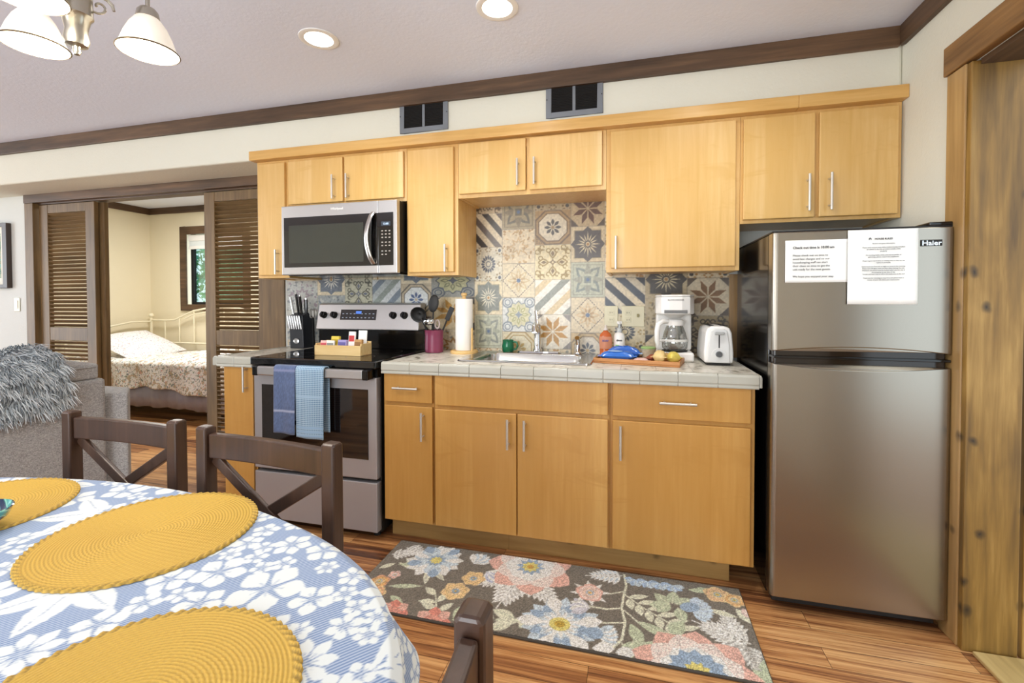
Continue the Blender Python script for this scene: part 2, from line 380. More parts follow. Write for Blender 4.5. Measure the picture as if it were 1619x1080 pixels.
def grid_mesh(name, P, C, mat, parent=None, smooth=True, keep=None, flip=False):
    ny, nx = P.shape[:2]; off = np.array((0, 0, 0.0))
    if parent is not None:
        q = parent
        while q.parent: q = q.parent
        off = np.array(OFF.get(q.name, (0, 0, 0)))
    idx = np.arange(ny * nx).reshape(ny, nx); q = np.stack([idx[:-1, :-1], idx[:-1, 1:], idx[1:, 1:], idx[1:, :-1]], -1)
    if flip: q = q[..., ::-1]
    q = q[keep] if keep is not None else q.reshape(-1, 4)
    used = np.zeros(ny * nx, bool); used[q.ravel()] = True; rm = np.cumsum(used) - 1
    V = (P.reshape(-1, 3) - off)[used]; q = rm[q]
    me = bpy.data.meshes.new(name); me.vertices.add(len(V)); me.vertices.foreach_set('co', V.astype(np.float32).ravel())
    me.loops.add(q.size); me.loops.foreach_set('vertex_index', q.astype(np.int32).ravel())
    me.polygons.add(len(q)); me.polygons.foreach_set('loop_start', np.arange(0, q.size, 4, dtype=np.int32))
    me.polygons.foreach_set('use_smooth', np.full(len(q), smooth)); me.update(calc_edges=True); me.validate()
    if C is not None:
        at = me.color_attributes.new('Col', 'FLOAT_COLOR', 'POINT'); cc = np.ones((len(V), 4), np.float32); cc[:, :3] = lin(C.reshape(-1, 3)[used]); at.data.foreach_set('color', cc.ravel())
    me.materials.append(mat); o = bpy.data.objects.new(name, me); COL.objects.link(o)
    if parent is not None: o.parent = parent
    return o
def sample(a, u, v):
    ny, nx = a.shape[:2]; i = np.clip((v * ny).astype(int), 0, ny - 1); j = np.clip((u * nx).astype(int), 0, nx - 1); return a[i, j]

# ================================================================== SETTING
XR = 1.28; ZC = 2.425; ZS = 2.118; YB = -0.30
struct('floor', bx(-9, 3.2, -4.9, 2.1, -0.06, 0), M['floor'], 'brown plank floor of long streaked boards running along the cabinets', 'floor')
mb = MB().box(-9, XR + 0.0, -4.9, YB, ZC, ZC + 0.08); struct('ceiling', mb, M['ceil'], 'pale textured kitchen ceiling with recessed lights', 'ceiling')
# kitchen wall plane at y = 0, with the louvred opening on the left
mb = MB().box(-2.30, XR, 0, 0.12, 0, ZS).box(-9, -4.80, 0, 0.12, 0, ZS).box(-4.80, -2.30, 0.0, 0.12, 2.06, ZS)
struct('wall_back', mb, M['wall_left'], 'pale wall behind the kitchen cabinets and around the louvered opening', 'wall')
struct('wall_soffit', bx(-9, XR, YB, 0.12, ZS, ZC), M['wall'], 'cream bulkhead above the upper cabinets holding two vents', 'wall', bevel=0.012)
mb = MB().box(XR, XR + 0.14, -0.75, 0.12, 0, ZC + 0.08).box(XR, XR + 0.14, -4.9, -1.75, 0, ZC + 0.08).box(XR, XR + 0.14, -1.75, -0.75, 2.05, ZC + 0.08)
struct('wall_right', mb, M['wall'], 'cream wall to the right of the refrigerator', 'wall')
mb = MB().box(-9, -2.5, -4.9, -4.8, 0, ZC).box(0.1, XR, -4.9, -4.8, 0, ZC).box(-2.5, 0.1, -4.9, -4.8, 2.1, ZC)
struct('wall_front', mb, M['wall'], 'cream wall behind the dining table around the patio door', 'wall')
# ceiling trims
struct('trim_1', bx(-9, XR - 0.02, YB - 0.022, YB - 0.0005, 2.338, ZC - 0.0005), M['trim'], 'dark brown board along the top of the bulkhead', 'trim', bevel=0.002)
struct('trim_2', bx(XR - 0.022, XR - 0.0005, -4.8, YB - 0.0225, 2.338, ZC - 0.0005), M['trim_y'], 'dark brown board along the top of the right wall', 'trim', bevel=0.002)
# right doorway: casing, lining, threshold, baseboard
d = thing('door_1', 'knotty pine doorway right of the refrigerator with thick plank lining', 'doorway', (XR, -1.25, 0), kind='structure')
MB().box(XR - 0.028, XR - 0.0005, -0.752, -0.652, 0.0, 2.048).build('side_casing', M['pine'], d, bevel=0.004)
MB().box(XR - 0.028, XR - 0.0005, -1.85, -1.748, 0.0, 2.048).build('side_casing', M['pine'], d, bevel=0.004)
MB().box(XR - 0.034, XR - 0.0005, -1.88, -0.640, 2.05, 2.155).build('head_casing', wood('rough_header_wood', '644626', '8f6a3e', 'aa8252', 'Y', 0.55), d, bevel=0.004)
mb = MB()
mb.box(XR - 0.024, XR + 0.133, -0.777, -0.7525, 0.001, 2.045); mb.box(XR + 0.1455, XR + 0.268, -0.775, -0.7505, 0.001, 2.5)
mb.box(XR + 0.271, XR + 0.40, -0.775, -0.7505, 0.001, 2.5)
mb.build('jamb_lining', M['jamb'], d, bevel=0.003)
mb = MB().box(XR + 0.001, XR + 0.145, -1.7495, -1.73, 0.001, 2.028); mb.build('jamb_lining', M['jamb'], d, bevel=0.003)
MB().box(XR + 0.001, XR + 0.145, -1.73, -0.778, 2.03, 2.0495).build('head_lining', M['trim_y'], d)
MB().box(XR - 0.0, XR + 0.36, -1.73, -0.787, 0.0005, 0.014).build('threshold', wood('threshold_wood', '9a8250', 'b89c66', 'c8ae78', 'Y', 0.5), d, bevel=0.003)
struct('baseboard_right', bx(XR - 0.016, XR - 0.0005, -0.651, -0.001, 0.0, 0.09), M['pine'], 'pine baseboard on the right wall beside the refrigerator', 'baseboard', bevel=0.003)
# louvred opening: casing, header, doors
struct('trim_3', MB().box(-4.80, -4.70, -0.014, 0.10, 0, 2.05).box(-2.40, -2.215, -0.014, -0.0005, 0, 2.05).box(-2.40, -2.30, 0.0, 0.10, 0, 2.05), M['louver'], 'brown wooden casing at both sides of the louvered opening', 'trim', bevel=0.003)
struct('trim_4', MB().box(-4.80, -2.215, -0.02, 0.02, 2.05, ZS - 0.0005).box(-4.70, -2.40, 0.02, 0.11, 2.04, 2.06), M['trim'], 'dark brown header board above the louvered doors', 'trim', bevel=0.003)
def louver_door(name, label, x0, x1, y, stl, str_):
    t = thing(name, label, 'louvered door', ((x0 + x1) / 2, y, 0), kind='structure'); th = 0.034; z0, z1 = 0.012, 2.035
    fr = MB().box(x0, x0 + stl, y, y + th, z0, z1).box(x1 - str_, x1, y, y + th, z0, z1)
    for a, b in ((z0, 0.17), (0.905, 1.015), (1.965, z1)): fr.box(x0 + stl, x1 - str_, y + 0.002, y + th - 0.002, a, b)
    fr.build('door_frame', M['louver'], t, bevel=0.003)
    lv = MB()
    for a, b in ((0.17, 0.905), (1.015, 1.965)):
        n = int((b - a) / 0.0325); st = (b - a) / n
        for i in range(n):
            z = a + st * (i + 0.5)
            lv.bar((x0 + stl + 0.001, y + th / 2, z), (x1 - str_ - 0.001, y + th / 2, z), 0.036, 0.007, up=(0, 0.72, 1))
    lv.build('louver_panel', M['louver_x'], t)
    return t
louver_door('door_2', 'brown louvered sliding door left of the bedroom opening', -4.685, -4.055, 0.02, 0.10, 0.10)
louver_door('door_3', 'brown louvered sliding door behind the left end of the kitchen counter', -2.945, -2.405, 0.02, 0.095, 0.06)
struct('trim_5', bx(-4.075, -4.01, 0.06, 0.095, 0.012, 2.035), M['louver'], 'edge of the second sliding door showing behind the left louvered door', 'trim', bevel=0.003)

# bedroom shell
BX0, BY1, BZ = -6.0, 1.93, 2.44
WX0, WX1, WZ0, WZ1 = -5.46, -4.40, 1.17, 2.10
struct('wall_bedroom_left', bx(BX0 - 0.1, BX0, 0.12, BY1, 0, BZ), M['bed_wall'], 'cream left wall of the bedroom', 'wall')
mb = MB().box(BX0, WX0, BY1, BY1 + 0.14, 0, BZ).box(WX1, -2.2, BY1, BY1 + 0.14, 0, BZ).box(WX0, WX1, BY1, BY1 + 0.14, 0, WZ0).box(WX0, WX1, BY1, BY1 + 0.14, WZ1, BZ)
struct('wall_bedroom_back', mb, M['bed_wall'], 'cream back wall of the bedroom around the window', 'wall')
struct('wall_bedroom_right', bx(-2.3, -2.2, 0.12, BY1, 0, BZ), M['bed_wall'], 'cream right wall of the bedroom', 'wall')
struct('ceiling_bedroom', bx(BX0 - 0.1, -2.2, 0.12, BY1 + 0.14, BZ, BZ + 0.06), M['ceil'], 'pale bedroom ceiling seen through the louvered opening', 'ceiling')
mb = MB().box(BX0 + 0.0005, BX0 + 0.02, 0.13, BY1 - 0.0205, 2.36, BZ - 0.0005)
struct('trim_6', mb, M['trim_y'], 'dark brown board along the top of the bedroom left wall', 'trim')
struct('trim_7', bx(BX0 + 0.0005, -2.31, BY1 - 0.02, BY1 - 0.0005, 2.36, BZ - 0.0005), M['trim'], 'dark brown board along the top of the bedroom back wall', 'trim')
w = thing('window_1', 'brown framed bedroom window with green trees outside', 'window', ((WX0 + WX1) / 2, BY1, WZ0), kind='structure')
c = 0.095
MB().box(WX0 - 0.02, WX0 + c - 0.02, BY1 - 0.022, BY1 - 0.0005, WZ0 - 0.06, WZ1 + 0.08).box(WX1 - c, WX1, BY1 - 0.022, BY1 - 0.0005, WZ0 - 0.06, WZ1 + 0.08).box(WX0 + c - 0.02, WX1 - c, BY1 - 0.022, BY1 - 0.0005, WZ1 - 0.02, WZ1 + 0.08).box(WX0 + c - 0.02, WX1 - c, BY1 - 0.022, BY1 - 0.0005, WZ0 - 0.06, WZ0 + 0.02).build('window_casing', M['trim'], w, bevel=0.003)
MB().box(WX0 + 0.08, WX0 + 0.12, BY1 + 0.05, BY1 + 0.09, WZ0, WZ1).box(WX1 - 0.12, WX1 - 0.08, BY1 + 0.05, BY1 + 0.09, WZ0, WZ1).box(WX0 + 0.12, WX1 - 0.12, BY1 + 0.05, BY1 + 0.09, WZ0, WZ0 + 0.05).build('window_sash', M['dark'], w)
MB().box(WX0 + 0.12, WX1 - 0.12, BY1 + 0.066, BY1 + 0.072, WZ0 + 0.05, WZ1).build('window_pane', glass('window_glass', (0.9, 1, 0.98)), w)
rs = thing('roller_shade', 'white roller shade at the top of the bedroom window', 'window shade', ((WX0 + WX1) / 2, BY1 + 0.02, WZ1))
MB().box(WX0 + 0.085, WX1 - 0.085, BY1 + 0.012, BY1 + 0.04, WZ1 - 0.1, WZ1 - 0.022).build('head_rail', M['white_pl'], rs, bevel=0.004)
MB().box(WX0 + 0.09, WX1 - 0.09, BY1 + 0.022, BY1 + 0.026, WZ1 - 0.17, WZ1 - 0.1).build('shade_fabric', plain('shade_fabric', 'dfe6e6', 0.8), rs)
MB().box(WX0 + 0.088, WX1 - 0.088, BY1 + 0.014, BY1 + 0.034, WZ1 - 0.205, WZ1 - 0.165).build('bottom_rail', M['white_pl'], rs, bevel=0.004)
# trees outside the bedroom window
def tree(name, label, x, y, h, r, seed):
    rng = np.random.RandomState(seed); t = thing(name, label, 'tree', (x, y, -0.5))
    MB().tube([(x, y, -0.5), (x + 0.05, y, 0.8), (x - 0.04, y + 0.05, h - r * 0.6)], 0.06, 8, rs=[0.09, 0.07, 0.03]).build('trunk', M['trim'], t)
    lf = MB()
    for i in range(3200):
        d = rng.normal(size=3); d /= np.linalg.norm(d); p = np.array((x, y, h - r)) + d * r * rng.uniform(0.35, 1.0) * np.array((1, 0.7, 1.35))
        a = rng.normal(size=3); a /= np.linalg.norm(a); b = np.cross(a, d); b /= np.linalg.norm(b) + 1e-6; s = rng.uniform(0.04, 0.085)
        lf.add([p - a * s, p + b * s * 0.45, p + a * s, p - b * s * 0.45], [(0, 1, 2, 3)], rng.randint(0, 3))
    lf.build('foliage', [plain('leaf_green', '3f9a5a', 0.5), plain('leaf_light', '7fd6a4', 0.5), plain('leaf_teal', '37a58e', 0.5)], t, kind='stuff')
tree('leafy_tree', 'green leafy tree outside the bedroom window', -6.3, 3.6, 2.6, 0.85, 3)
tree('leafy_tree', 'second green tree seen low through the bedroom window pane', -8.2, 5.6, 2.6, 0.85, 4)

# patio door behind the table (seen only in reflections)
w = thing('window_2', 'white framed glazed patio door behind the dining table', 'patio door', (-1.2, -4.85, 0), kind='structure')
mb = MB()
for x in (-2.5, -1.24, 0.02): mb.box(x, x + 0.08, -4.88, -4.82, 0.0, 2.1)
mb.box(-2.42, 0.02, -4.88, -4.82, 2.02, 2.1).box(-2.42, 0.02, -4.88, -4.82, 0.0, 0.1)
mb.build('sash_frame', M['white_pl'], w)
MB().box(-2.42, 0.02, -4.852, -4.848, 0.1, 2.02).build('window_pane', glass('patio_glass'), w)
struct('trim_8', MB().box(-2.62, -2.5, -4.8, -4.775, 0, 2.2).box(0.1, 0.22, -4.8, -4.775, 0, 2.2).box(-2.5, 0.1, -4.8, -4.775, 2.1, 2.2), M['trim'], 'dark wooden casing around the patio door', 'trim')

# ================================================================== CABINETS
def bar_handle(parent, x, y, z, L, vertical=True):
    mb = MB(); r = 0.0058; off = 0.032
    if vertical:
        mb.tube([(x, y - off, z - L / 2), (x, y - off, z + L / 2)], r, 10)
        for s_ in (-1, 1): mb.tube([(x, y, z + s_ * L * 0.36), (x, y - off, z + s_ * L * 0.36)], 0.0042, 8)
    else:
        mb.tube([(x - L / 2, y - off, z), (x + L / 2, y - off, z)], r, 10)
        for s_ in (-1, 1): mb.tube([(x + s_ * L * 0.36, y, z), (x + s_ * L * 0.36, y - off, z)], 0.0042, 8)
    return mb.build('handle', M['nickel'], parent)
def cabinet(name, label, cat, x0, x1, yf, z0, z1, wood_, doors, group, back=0.0, rails=()):
    """doors: (kind, x0, x1, z0, z1, handle) with handle = (x, z, L, vertical)"""
    t = thing(name, label, cat, ((x0 + x1) / 2, yf, z0), group=group); p = 0.019
    mb = MB().box(x0, x0 + p, yf, back - 0.006, z0, z1).box(x1 - p, x1, yf, back - 0.006, z0, z1).box(x0 + p, x1 - p, yf + 0.018, back - 0.006, z0 + 0.006, z0 + 0.006 + p).box(x0 + p, x1 - p, yf + 0.018, back - 0.006, z1 - p, z1).box(x0 + p, x1 - p, back - 0.02, back - 0.006, z0 + 0.025, z1 - p)
    mb.build('carcass', wood_, t, bevel=0.001)
    xs = sorted({(d_[1], d_[2]) for d_ in doors}); ff = MB(); sw = 0.036
    ff.box(x0 + p, x1 - p, yf, yf + 0.018, z1 - p - 0.03, z1).box(x0 + p, x1 - p, yf, yf + 0.018, z0, z0 + 0.03)
    ff.box(x0 + p, x0 + sw, yf, yf + 0.018, z0 + 0.03, z1 - p - 0.03).box(x1 - sw, x1 - p, yf, yf + 0.018, z0 + 0.03, z1 - p - 0.03)
    zz = sorted({d_[3] for d_ in doors} | set(rails))
    for zc in zz[1:]: ff.box(x0 + sw, x1 - sw, yf, yf + 0.018, zc - 0.03, zc + 0.012)
    if len(xs) > 1:
        for a in xs[1:]:
            ff.box(a[0] - 0.02, a[0] + 0.012, yf, yf + 0.018, z0 + 0.03, (zz[1] - 0.03) if len(zz) > 1 else z1 - p - 0.03)
    ff.build('face_frame', wood_, t, bevel=0.001)
    for kind, a, b, c_, d_, h in doors:
        o = MB().box(a, b, yf - 0.02, yf - 0.001, c_, d_).build(kind, wood_, t, bevel=0.0035, seg=2)
        if h: bar_handle(o, h[0], yf - 0.02, h[1], h[2], h[3])
    return t
YU = -0.31; UG = 'maple upper cabinets'; ZT = 2.098; DT = 2.08
V = True
cabinet('upper_cabinet', 'narrow tall maple upper cabinet at the left end beside the microwave', 'cabinet', -2.147, -1.915, YU, 1.372, ZT, M['maple'],
        [('door', -2.128, -1.93, 1.39, DT, (-1.975, 1.468, 0.15, V))], UG)
cabinet('upper_cabinet', 'short two-door maple cabinet directly above the microwave', 'cabinet', -1.914, -1.114, YU, 1.80, ZT, M['maple'],
        [('door', -1.902, -1.522, 1.818, DT, (-1.572, 1.90, 0.14, V)), ('door', -1.509, -1.127, 1.818, DT, (-1.478, 1.90, 0.14, V))], UG)
cabinet('upper_cabinet', 'tall single-door maple cabinet between the microwave and the sink nook', 'cabinet', -1.113, -0.801, YU, 1.372, ZT, M['maple'],
        [('door', -1.098, -0.822, 1.39, DT, (-0.862, 1.465, 0.15, V))], UG)
cabinet('upper_cabinet', 'short two-door maple cabinet above the sink nook and patterned tiles', 'cabinet', -0.80, 0.004, YU, 1.795, ZT, M['maple'],
        [('door', -0.79, -0.413, 1.815, DT + 0.01, (-0.452, 1.905, 0.14, V)), ('door', -0.392, -0.015, 1.815, DT + 0.01, (-0.362, 1.905, 0.14, V))], UG)
cabinet('upper_cabinet', 'wide single-door maple cabinet above the coffee maker', 'cabinet', 0.005, 0.628, YU, 1.372, ZT, M['maple'],
        [('door', 0.028, 0.607, 1.392, DT, (0.055, 1.468, 0.165, V))], UG)
cabinet('upper_cabinet', 'two-door maple cabinet above the refrigerator', 'cabinet', 0.629, 1.275, YU, 1.592, ZT, M['maple'],
        [('door', 0.639, 0.936, 1.608, DT, (0.905, 1.715, 0.165, V)), ('door', 0.953, 1.257, 1.608, DT, (0.992, 1.715, 0.165, V))], UG)
cm = MB().box(-2.165, 0.86, YU - 0.048, YU + 0.012, 2.0985, 2.155).box(0.8605, 1.2795, YU - 0.048, YU + 0.012, 2.0985, 2.155)
tag(cm.build('cabinet_crown_board', M['maple_x'], bevel=0.003), 'long maple crown board running along the tops of the upper cabinets', 'crown molding')
# lower cabinets
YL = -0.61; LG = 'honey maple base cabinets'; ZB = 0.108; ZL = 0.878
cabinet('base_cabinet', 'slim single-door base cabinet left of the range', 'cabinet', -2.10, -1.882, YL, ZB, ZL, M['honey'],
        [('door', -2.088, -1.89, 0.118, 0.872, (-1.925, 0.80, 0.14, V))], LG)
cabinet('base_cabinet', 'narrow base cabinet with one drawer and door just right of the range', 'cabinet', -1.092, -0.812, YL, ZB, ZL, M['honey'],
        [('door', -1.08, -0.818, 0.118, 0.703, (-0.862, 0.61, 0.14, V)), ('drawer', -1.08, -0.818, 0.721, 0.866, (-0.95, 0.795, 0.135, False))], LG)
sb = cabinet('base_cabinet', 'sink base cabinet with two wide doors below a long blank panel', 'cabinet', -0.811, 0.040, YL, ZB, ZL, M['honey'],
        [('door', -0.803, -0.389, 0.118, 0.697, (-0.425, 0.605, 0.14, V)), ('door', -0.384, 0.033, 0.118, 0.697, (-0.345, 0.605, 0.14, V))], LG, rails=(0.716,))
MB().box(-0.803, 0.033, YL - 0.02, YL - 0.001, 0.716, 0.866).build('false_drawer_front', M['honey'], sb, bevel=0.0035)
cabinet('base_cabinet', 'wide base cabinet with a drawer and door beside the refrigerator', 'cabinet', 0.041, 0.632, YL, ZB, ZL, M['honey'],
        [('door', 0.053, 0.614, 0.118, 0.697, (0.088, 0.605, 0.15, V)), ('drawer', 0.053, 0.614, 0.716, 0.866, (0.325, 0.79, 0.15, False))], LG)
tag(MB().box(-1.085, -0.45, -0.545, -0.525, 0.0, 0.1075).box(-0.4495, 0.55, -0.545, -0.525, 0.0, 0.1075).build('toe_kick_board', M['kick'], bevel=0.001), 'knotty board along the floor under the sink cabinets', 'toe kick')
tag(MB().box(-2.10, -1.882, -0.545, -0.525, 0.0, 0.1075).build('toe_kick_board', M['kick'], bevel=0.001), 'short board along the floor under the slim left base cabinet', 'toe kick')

# ------------------------------------------------------------------ countertops (tile top with rounded nosing tiles)
CT = 0.918
def counter_mat():
    t = NT('counter_tile'); v = t.coord(); br = t.n('TexBrick'); br.offset = 0.0
    br.inputs['Scale'].default_value = 1; br.inputs['Brick Width'].default_value = 0.155; br.inputs['Row Height'].default_value = 0.155; br.inputs['Mortar Size'].default_value = 0.0016
    t.l(v, br.inputs['Vector'])
    f = t.noise(v, 14, 5, 0.65, 1.2); g = t.noise(t.coord((1, 2.2, 1)), 9, 4, 0.6, 2.0)
    c = t.ramp(f, [(0.38, '8f897c'), (0.47, 'd8d4c6'), (0.7, 'efece2')])
    c = t.mix(t.ramp(g, [(0.56, (0, 0, 0)), (0.66, (0.55,) * 3)]), c, srgb('96887a'))
    c = t.mix(br.outputs['Fac'], c, srgb('a9a498')); t.color(c); t.set(rough=0.28); return t.m
M['counter'] = counter_mat()
def countertop(name, label, x0, x1, hole=None, right_end=False, left_end=False):
    t = thing(name, label, 'countertop', ((x0 + x1) / 2, -0.3, CT)); zb = 0.8785; ye = -0.612
    mb = MB()
    if hole:
        a, b, c_, d_ = hole; mb.box(x0, a, ye, -0.004, zb, CT).box(b, x1, ye, -0.004, zb, CT).box(a, b, ye, c_, zb, CT).box(a, b, d_, -0.004, zb, CT)
    else: mb.box(x0, x1, ye, -0.004, zb, CT)
    mb.build('tile_top', M['counter'], t)
    prof = [(-0.612, CT + 0.002), (-0.630, CT + 0.0055), (-0.642, CT + 0.003), (-0.648, CT - 0.006), (-0.649, CT - 0.034), (-0.645, CT - 0.040), (-0.649, CT - 0.046), (-0.648, CT - 0.054), (-0.612, CT - 0.054)]
    n = max(1, round((x1 - x0) / 0.155)); w_ = (x1 - x0) / n; ed = MB()
    for i in range(n): ed.prism(prof, x0 + i * w_ + 0.0008, x0 + (i + 1) * w_ - 0.0008, 'YZ')
    ed.build('nosing_tiles', M['tile_edge'], t, bevel=0.002)
    MB().box(x0 + 0.001, x1 - 0.001, -0.644, -0.6125, CT - 0.051, CT - 0.003).build('nosing_grout', M['grout'], t)
    e = MB()
    if left_end: e.prism([(x0 - 0.0, CT + 0.003), (x0 - 0.02, CT + 0.003), (x0 - 0.03, CT - 0.008), (x0 - 0.03, CT - 0.05), (x0, CT - 0.05)], -0.645, -0.004, 'XZ')
    if right_end: e.prism([(x1, CT + 0.003), (x1 + 0.008, CT + 0.003), (x1 + 0.012, CT - 0.008), (x1 + 0.012, CT - 0.05), (x1, CT - 0.05)], -0.645, -0.004, 'XZ')
    if e.v: e.build('end_nosing', M['tile_edge'], t, bevel=0.004)
    return t
countertop('countertop', 'small pale tiled countertop left of the range', -2.12, -1.879, left_end=True)
SX0, SX1, SY0, SY1 = -0.745, -0.055, -0.50, -0.035
countertop('countertop', 'long pale tiled countertop holding the sink and coffee maker', -1.088, 0.640, (SX0 + 0.012, SX1 - 0.012, SY0 + 0.012, SY1 - 0.012), right_end=True)

# ------------------------------------------------------------------ backsplash of patterned tiles
def paint_backsplash():
    X0, X1, Z0, Z1 = -2.20, 0.640, 0.919, 1.82
    cv = Canvas(X1 - X0, Z1 - Z0, 0.0032, 'cfc3aa', 2)
    cr, wh, bl, gr, dk, tn, br_, sl, gn, bk = 'd9ccb0', 'e6e2d6', '5d6f8c', '8e9188', '4c4a49', 'ab8350', '6e4f3a', '6d7580', '9a9d82', '3c3633'
    def frame(b): cv.rect(0, 0, 1, 1, b)
    def scrolls(c, b, c2, hearts=True):
        frame(b)
        for k in range(4):
            a = k * PI / 2; ca, sa = math.cos(a), math.sin(a)
            def R(x, y): return (0.5 + x * ca - y * sa, 0.5 + x * sa + y * ca)
            for s_ in (-1, 1):
                cv.line([R(s_ * x, y) for x, y in ((0.0, 0.12), (0.07, 0.2), (0.1, 0.27), (0.06, 0.33), (0.01, 0.40))], 0.035, c)
                x, y = R(s_ * 0.12, 0.34); cv.ring(x, y, 0.055, 0.03, c, 14, 0, 5.0)
                x, y = R(s_ * 0.30, 0.43); cv.ring(x, y, 0.06, 0.03, c, 14, 0, 5.2)
                cv.line([R(s_ * 0.24, 0.36), R(s_ * 0.34, 0.34), R(s_ * 0.42, 0.40)], 0.03, c)
            x, y = R(0, 0.25); cv.diamond(x, y, a + PI / 2, -0.09, 0.09, 0.10, c2)
        cv.star(0.5, 0.5, 0.12, 0.05, 4, c2); cv.ell(0.5, 0.5, 0.03, 0.03, b)
    def stripes(cols, slash):
        n = len(cols)
        for i in range(n * 2):
            a, b = -1 + 2 * i / (2 * n) * 1.0, -1 + 2 * (i + 1) / (2 * n)
            if not slash: pts = [(a, 0), (b, 0), (b + 1, 1), (a + 1, 1)]
            else: pts = [(a + 1, 0), (b + 1, 0), (b, 1), (a, 1)]
            if True: cv.poly(pts, cols[i % n])
    def compass(c, b, ray, edge):
        frame(b); cv.rect(0.1, 0.1, 0.9, 0.9, edge); cv.rect(0.12, 0.12, 0.88, 0.88, c)
        for k in range(4): cv.diamond(0.5, 0.5, k * PI / 2, 0.2, 0.5, 0.34, c)
        cv.star(0.5, 0.5, 0.44, 0.3, 8, c)
        for k in range(16): cv.petal(0.5, 0.5, k * PI / 8, 0.09, 0.30 if k % 2 else 0.37, 0.035, ray)
        cv.ell(0.5, 0.5, 0.065, 0.065, ray); cv.ell(0.5, 0.5, 0.04, 0.04, tn)
    def cross(c, b, c2):
        frame(b); cv.rect(0.06, 0.06, 0.94, 0.94, c2); cv.rect(0.09, 0.09, 0.91, 0.91, b)
        for k in range(4):
            cv.petal(0.5, 0.5, k * PI / 2 + PI / 4, 0.1, 0.5, 0.30, c); cv.petal(0.5, 0.5, k * PI / 2, 0.05, 0.47, 0.2, c2)
            cv.petal(0.5, 0.5, k * PI / 2 + PI / 4, 0.16, 0.40, 0.14, b)
        cv.rect(0.34, 0.34, 0.66, 0.66, b); cv.rect(0.40, 0.40, 0.60, 0.60, c); cv.ell(0.5, 0.5, 0.05, 0.05, bl)
    def octagon(b, pet, inner, edge, npet=8):
        frame(b)
        for i in range(4):
            for j in range(5): cv.ell(0.06 + 0.10 * j * (1 if i % 2 else 0.6), 0.06 + 0.055 * i, 0.02, 0.02, edge)
        cv.ngon(0.5, 0.5, 0.55, 8, edge, PI / 8); cv.ngon(0.5, 0.5, 0.50, 8, b, PI / 8); cv.ngon(0.5, 0.5, 0.44, 8, edge, PI / 8); cv.ngon(0.5, 0.5, 0.41, 8, inner, PI / 8)
        for k in range(npet): cv.petal(0.5, 0.5, k * 2 * PI / npet, 0.04, 0.24, 0.085, pet, 1.3)
        cv.ell(0.5, 0.5, 0.045, 0.045, b)
    def star8(c, b, corner, seam):
        frame(b)
        for x, y in ((0, 0), (1, 0), (0, 1), (1, 1)): cv.poly([(x, y), (x + (0.24 if x == 0 else -0.24), y), (x, y + (0.24 if y == 0 else -0.24))], corner)
        for k in range(8): cv.diamond(0.5, 0.5, k * PI / 4 + PI / 8, 0.03, 0.47, 0.155, c)
    def diamond_(b, d, c, dash):
        frame(b)
        for k in range(4):
            for j in range(9):
                t = (j + 0.25) / 9; a, b2 = k * PI / 2, (k + 1) * PI / 2
                p = lambda q: (0.5 + 0.49 * (math.cos(a) * (1 - q) + math.cos(b2) * q), 0.5 + 0.49 * (math.sin(a) * (1 - q) + math.sin(b2) * q))
                cv.line([p(t), p(t + 0.055)], 0.022, dash)
        for k in range(8): cv.petal(0.5, 0.5, k * PI / 4, 0.08, 0.36, 0.13, d, 0.8); cv.petal(0.5, 0.5, k * PI / 4, 0.12, 0.30, 0.05, b, 0.8)
        for k in range(8): cv.petal(0.5, 0.5, k * PI / 4 + 0.39, 0.05, 0.22, 0.05, c, 0.8)
        cv.ell(0.5, 0.5, 0.06, 0.06, bl)
    def medallion(b, ringc, mid, c):
        frame(b)
        for x in (0.16, 0.84):
            for y in (0.14, 0.86): cv.ell(x, y, 0.17, 0.16, ringc); cv.ell(x, y, 0.13, 0.12, b); cv.ring(x, y, 0.08, 0.03, ringc, 14)
        cv.star(0.5, 0.5, 0.42, 0.34, 12, ringc); cv.star(0.5, 0.5, 0.38, 0.31, 12, mid)
        for k in range(8): cv.petal(0.5, 0.5, k * PI / 4, 0.1, 0.3, 0.11, c, 0.8); cv.petal(0.5, 0.5, k * PI / 4, 0.13, 0.25, 0.05, mid)
        cv.star(0.5, 0.5, 0.12, 0.06, 4, ringc)
    def daisy(b, c, c2):
        frame(b)
        for k in range(16): cv.petal(0.5, 0.5, k * PI / 8, 0.11, 0.27, 0.07, c, 1.2)
        cv.ring(0.5, 0.5, 0.08, 0.025, c, 16)
        for x in (0.1, 0.9):
            for y in (0.1, 0.9):
                for k in range(8): cv.ell(x + 0.12 * math.cos(k * PI / 4), y + 0.12 * math.sin(k * PI / 4), 0.035, 0.03, c2)
                cv.ell(x, y, 0.05, 0.05, c)
        for x, y in ((0.5, 0.07), (0.5, 0.93), (0.07, 0.5), (0.93, 0.5)):
            for k in range(6): cv.ell(x + 0.09 * math.cos(k * PI / 3), y + 0.06 * math.sin(k * PI / 3), 0.03, 0.025, c2)
    def worn(b, c, c2, seed):
        frame(b); rg = random.Random(seed)
        for i in range(60):
            x, y = rg.random(), rg.random(); cv.ell(x, y, 0.02 + 0.05 * rg.random(), 0.015 + 0.03 * rg.random(), c if rg.random() < 0.6 else c2, rg.random() * 3, 10)
        cv.star(0.5, 0.5, 0.3, 0.16, 8, c2); cv.star(0.5, 0.5, 0.2, 0.1, 8, b)
    sd = [cr, bk, cr, '6a605a']; slt = [wh, 'd3bf97', wh, gr]; blu = ['c6cacb', '77838f', 'aeb4b4', '8c958f']; sdk = [cr, '49505c', 'cfc6b0', '3a3d46']
    A = 0.206
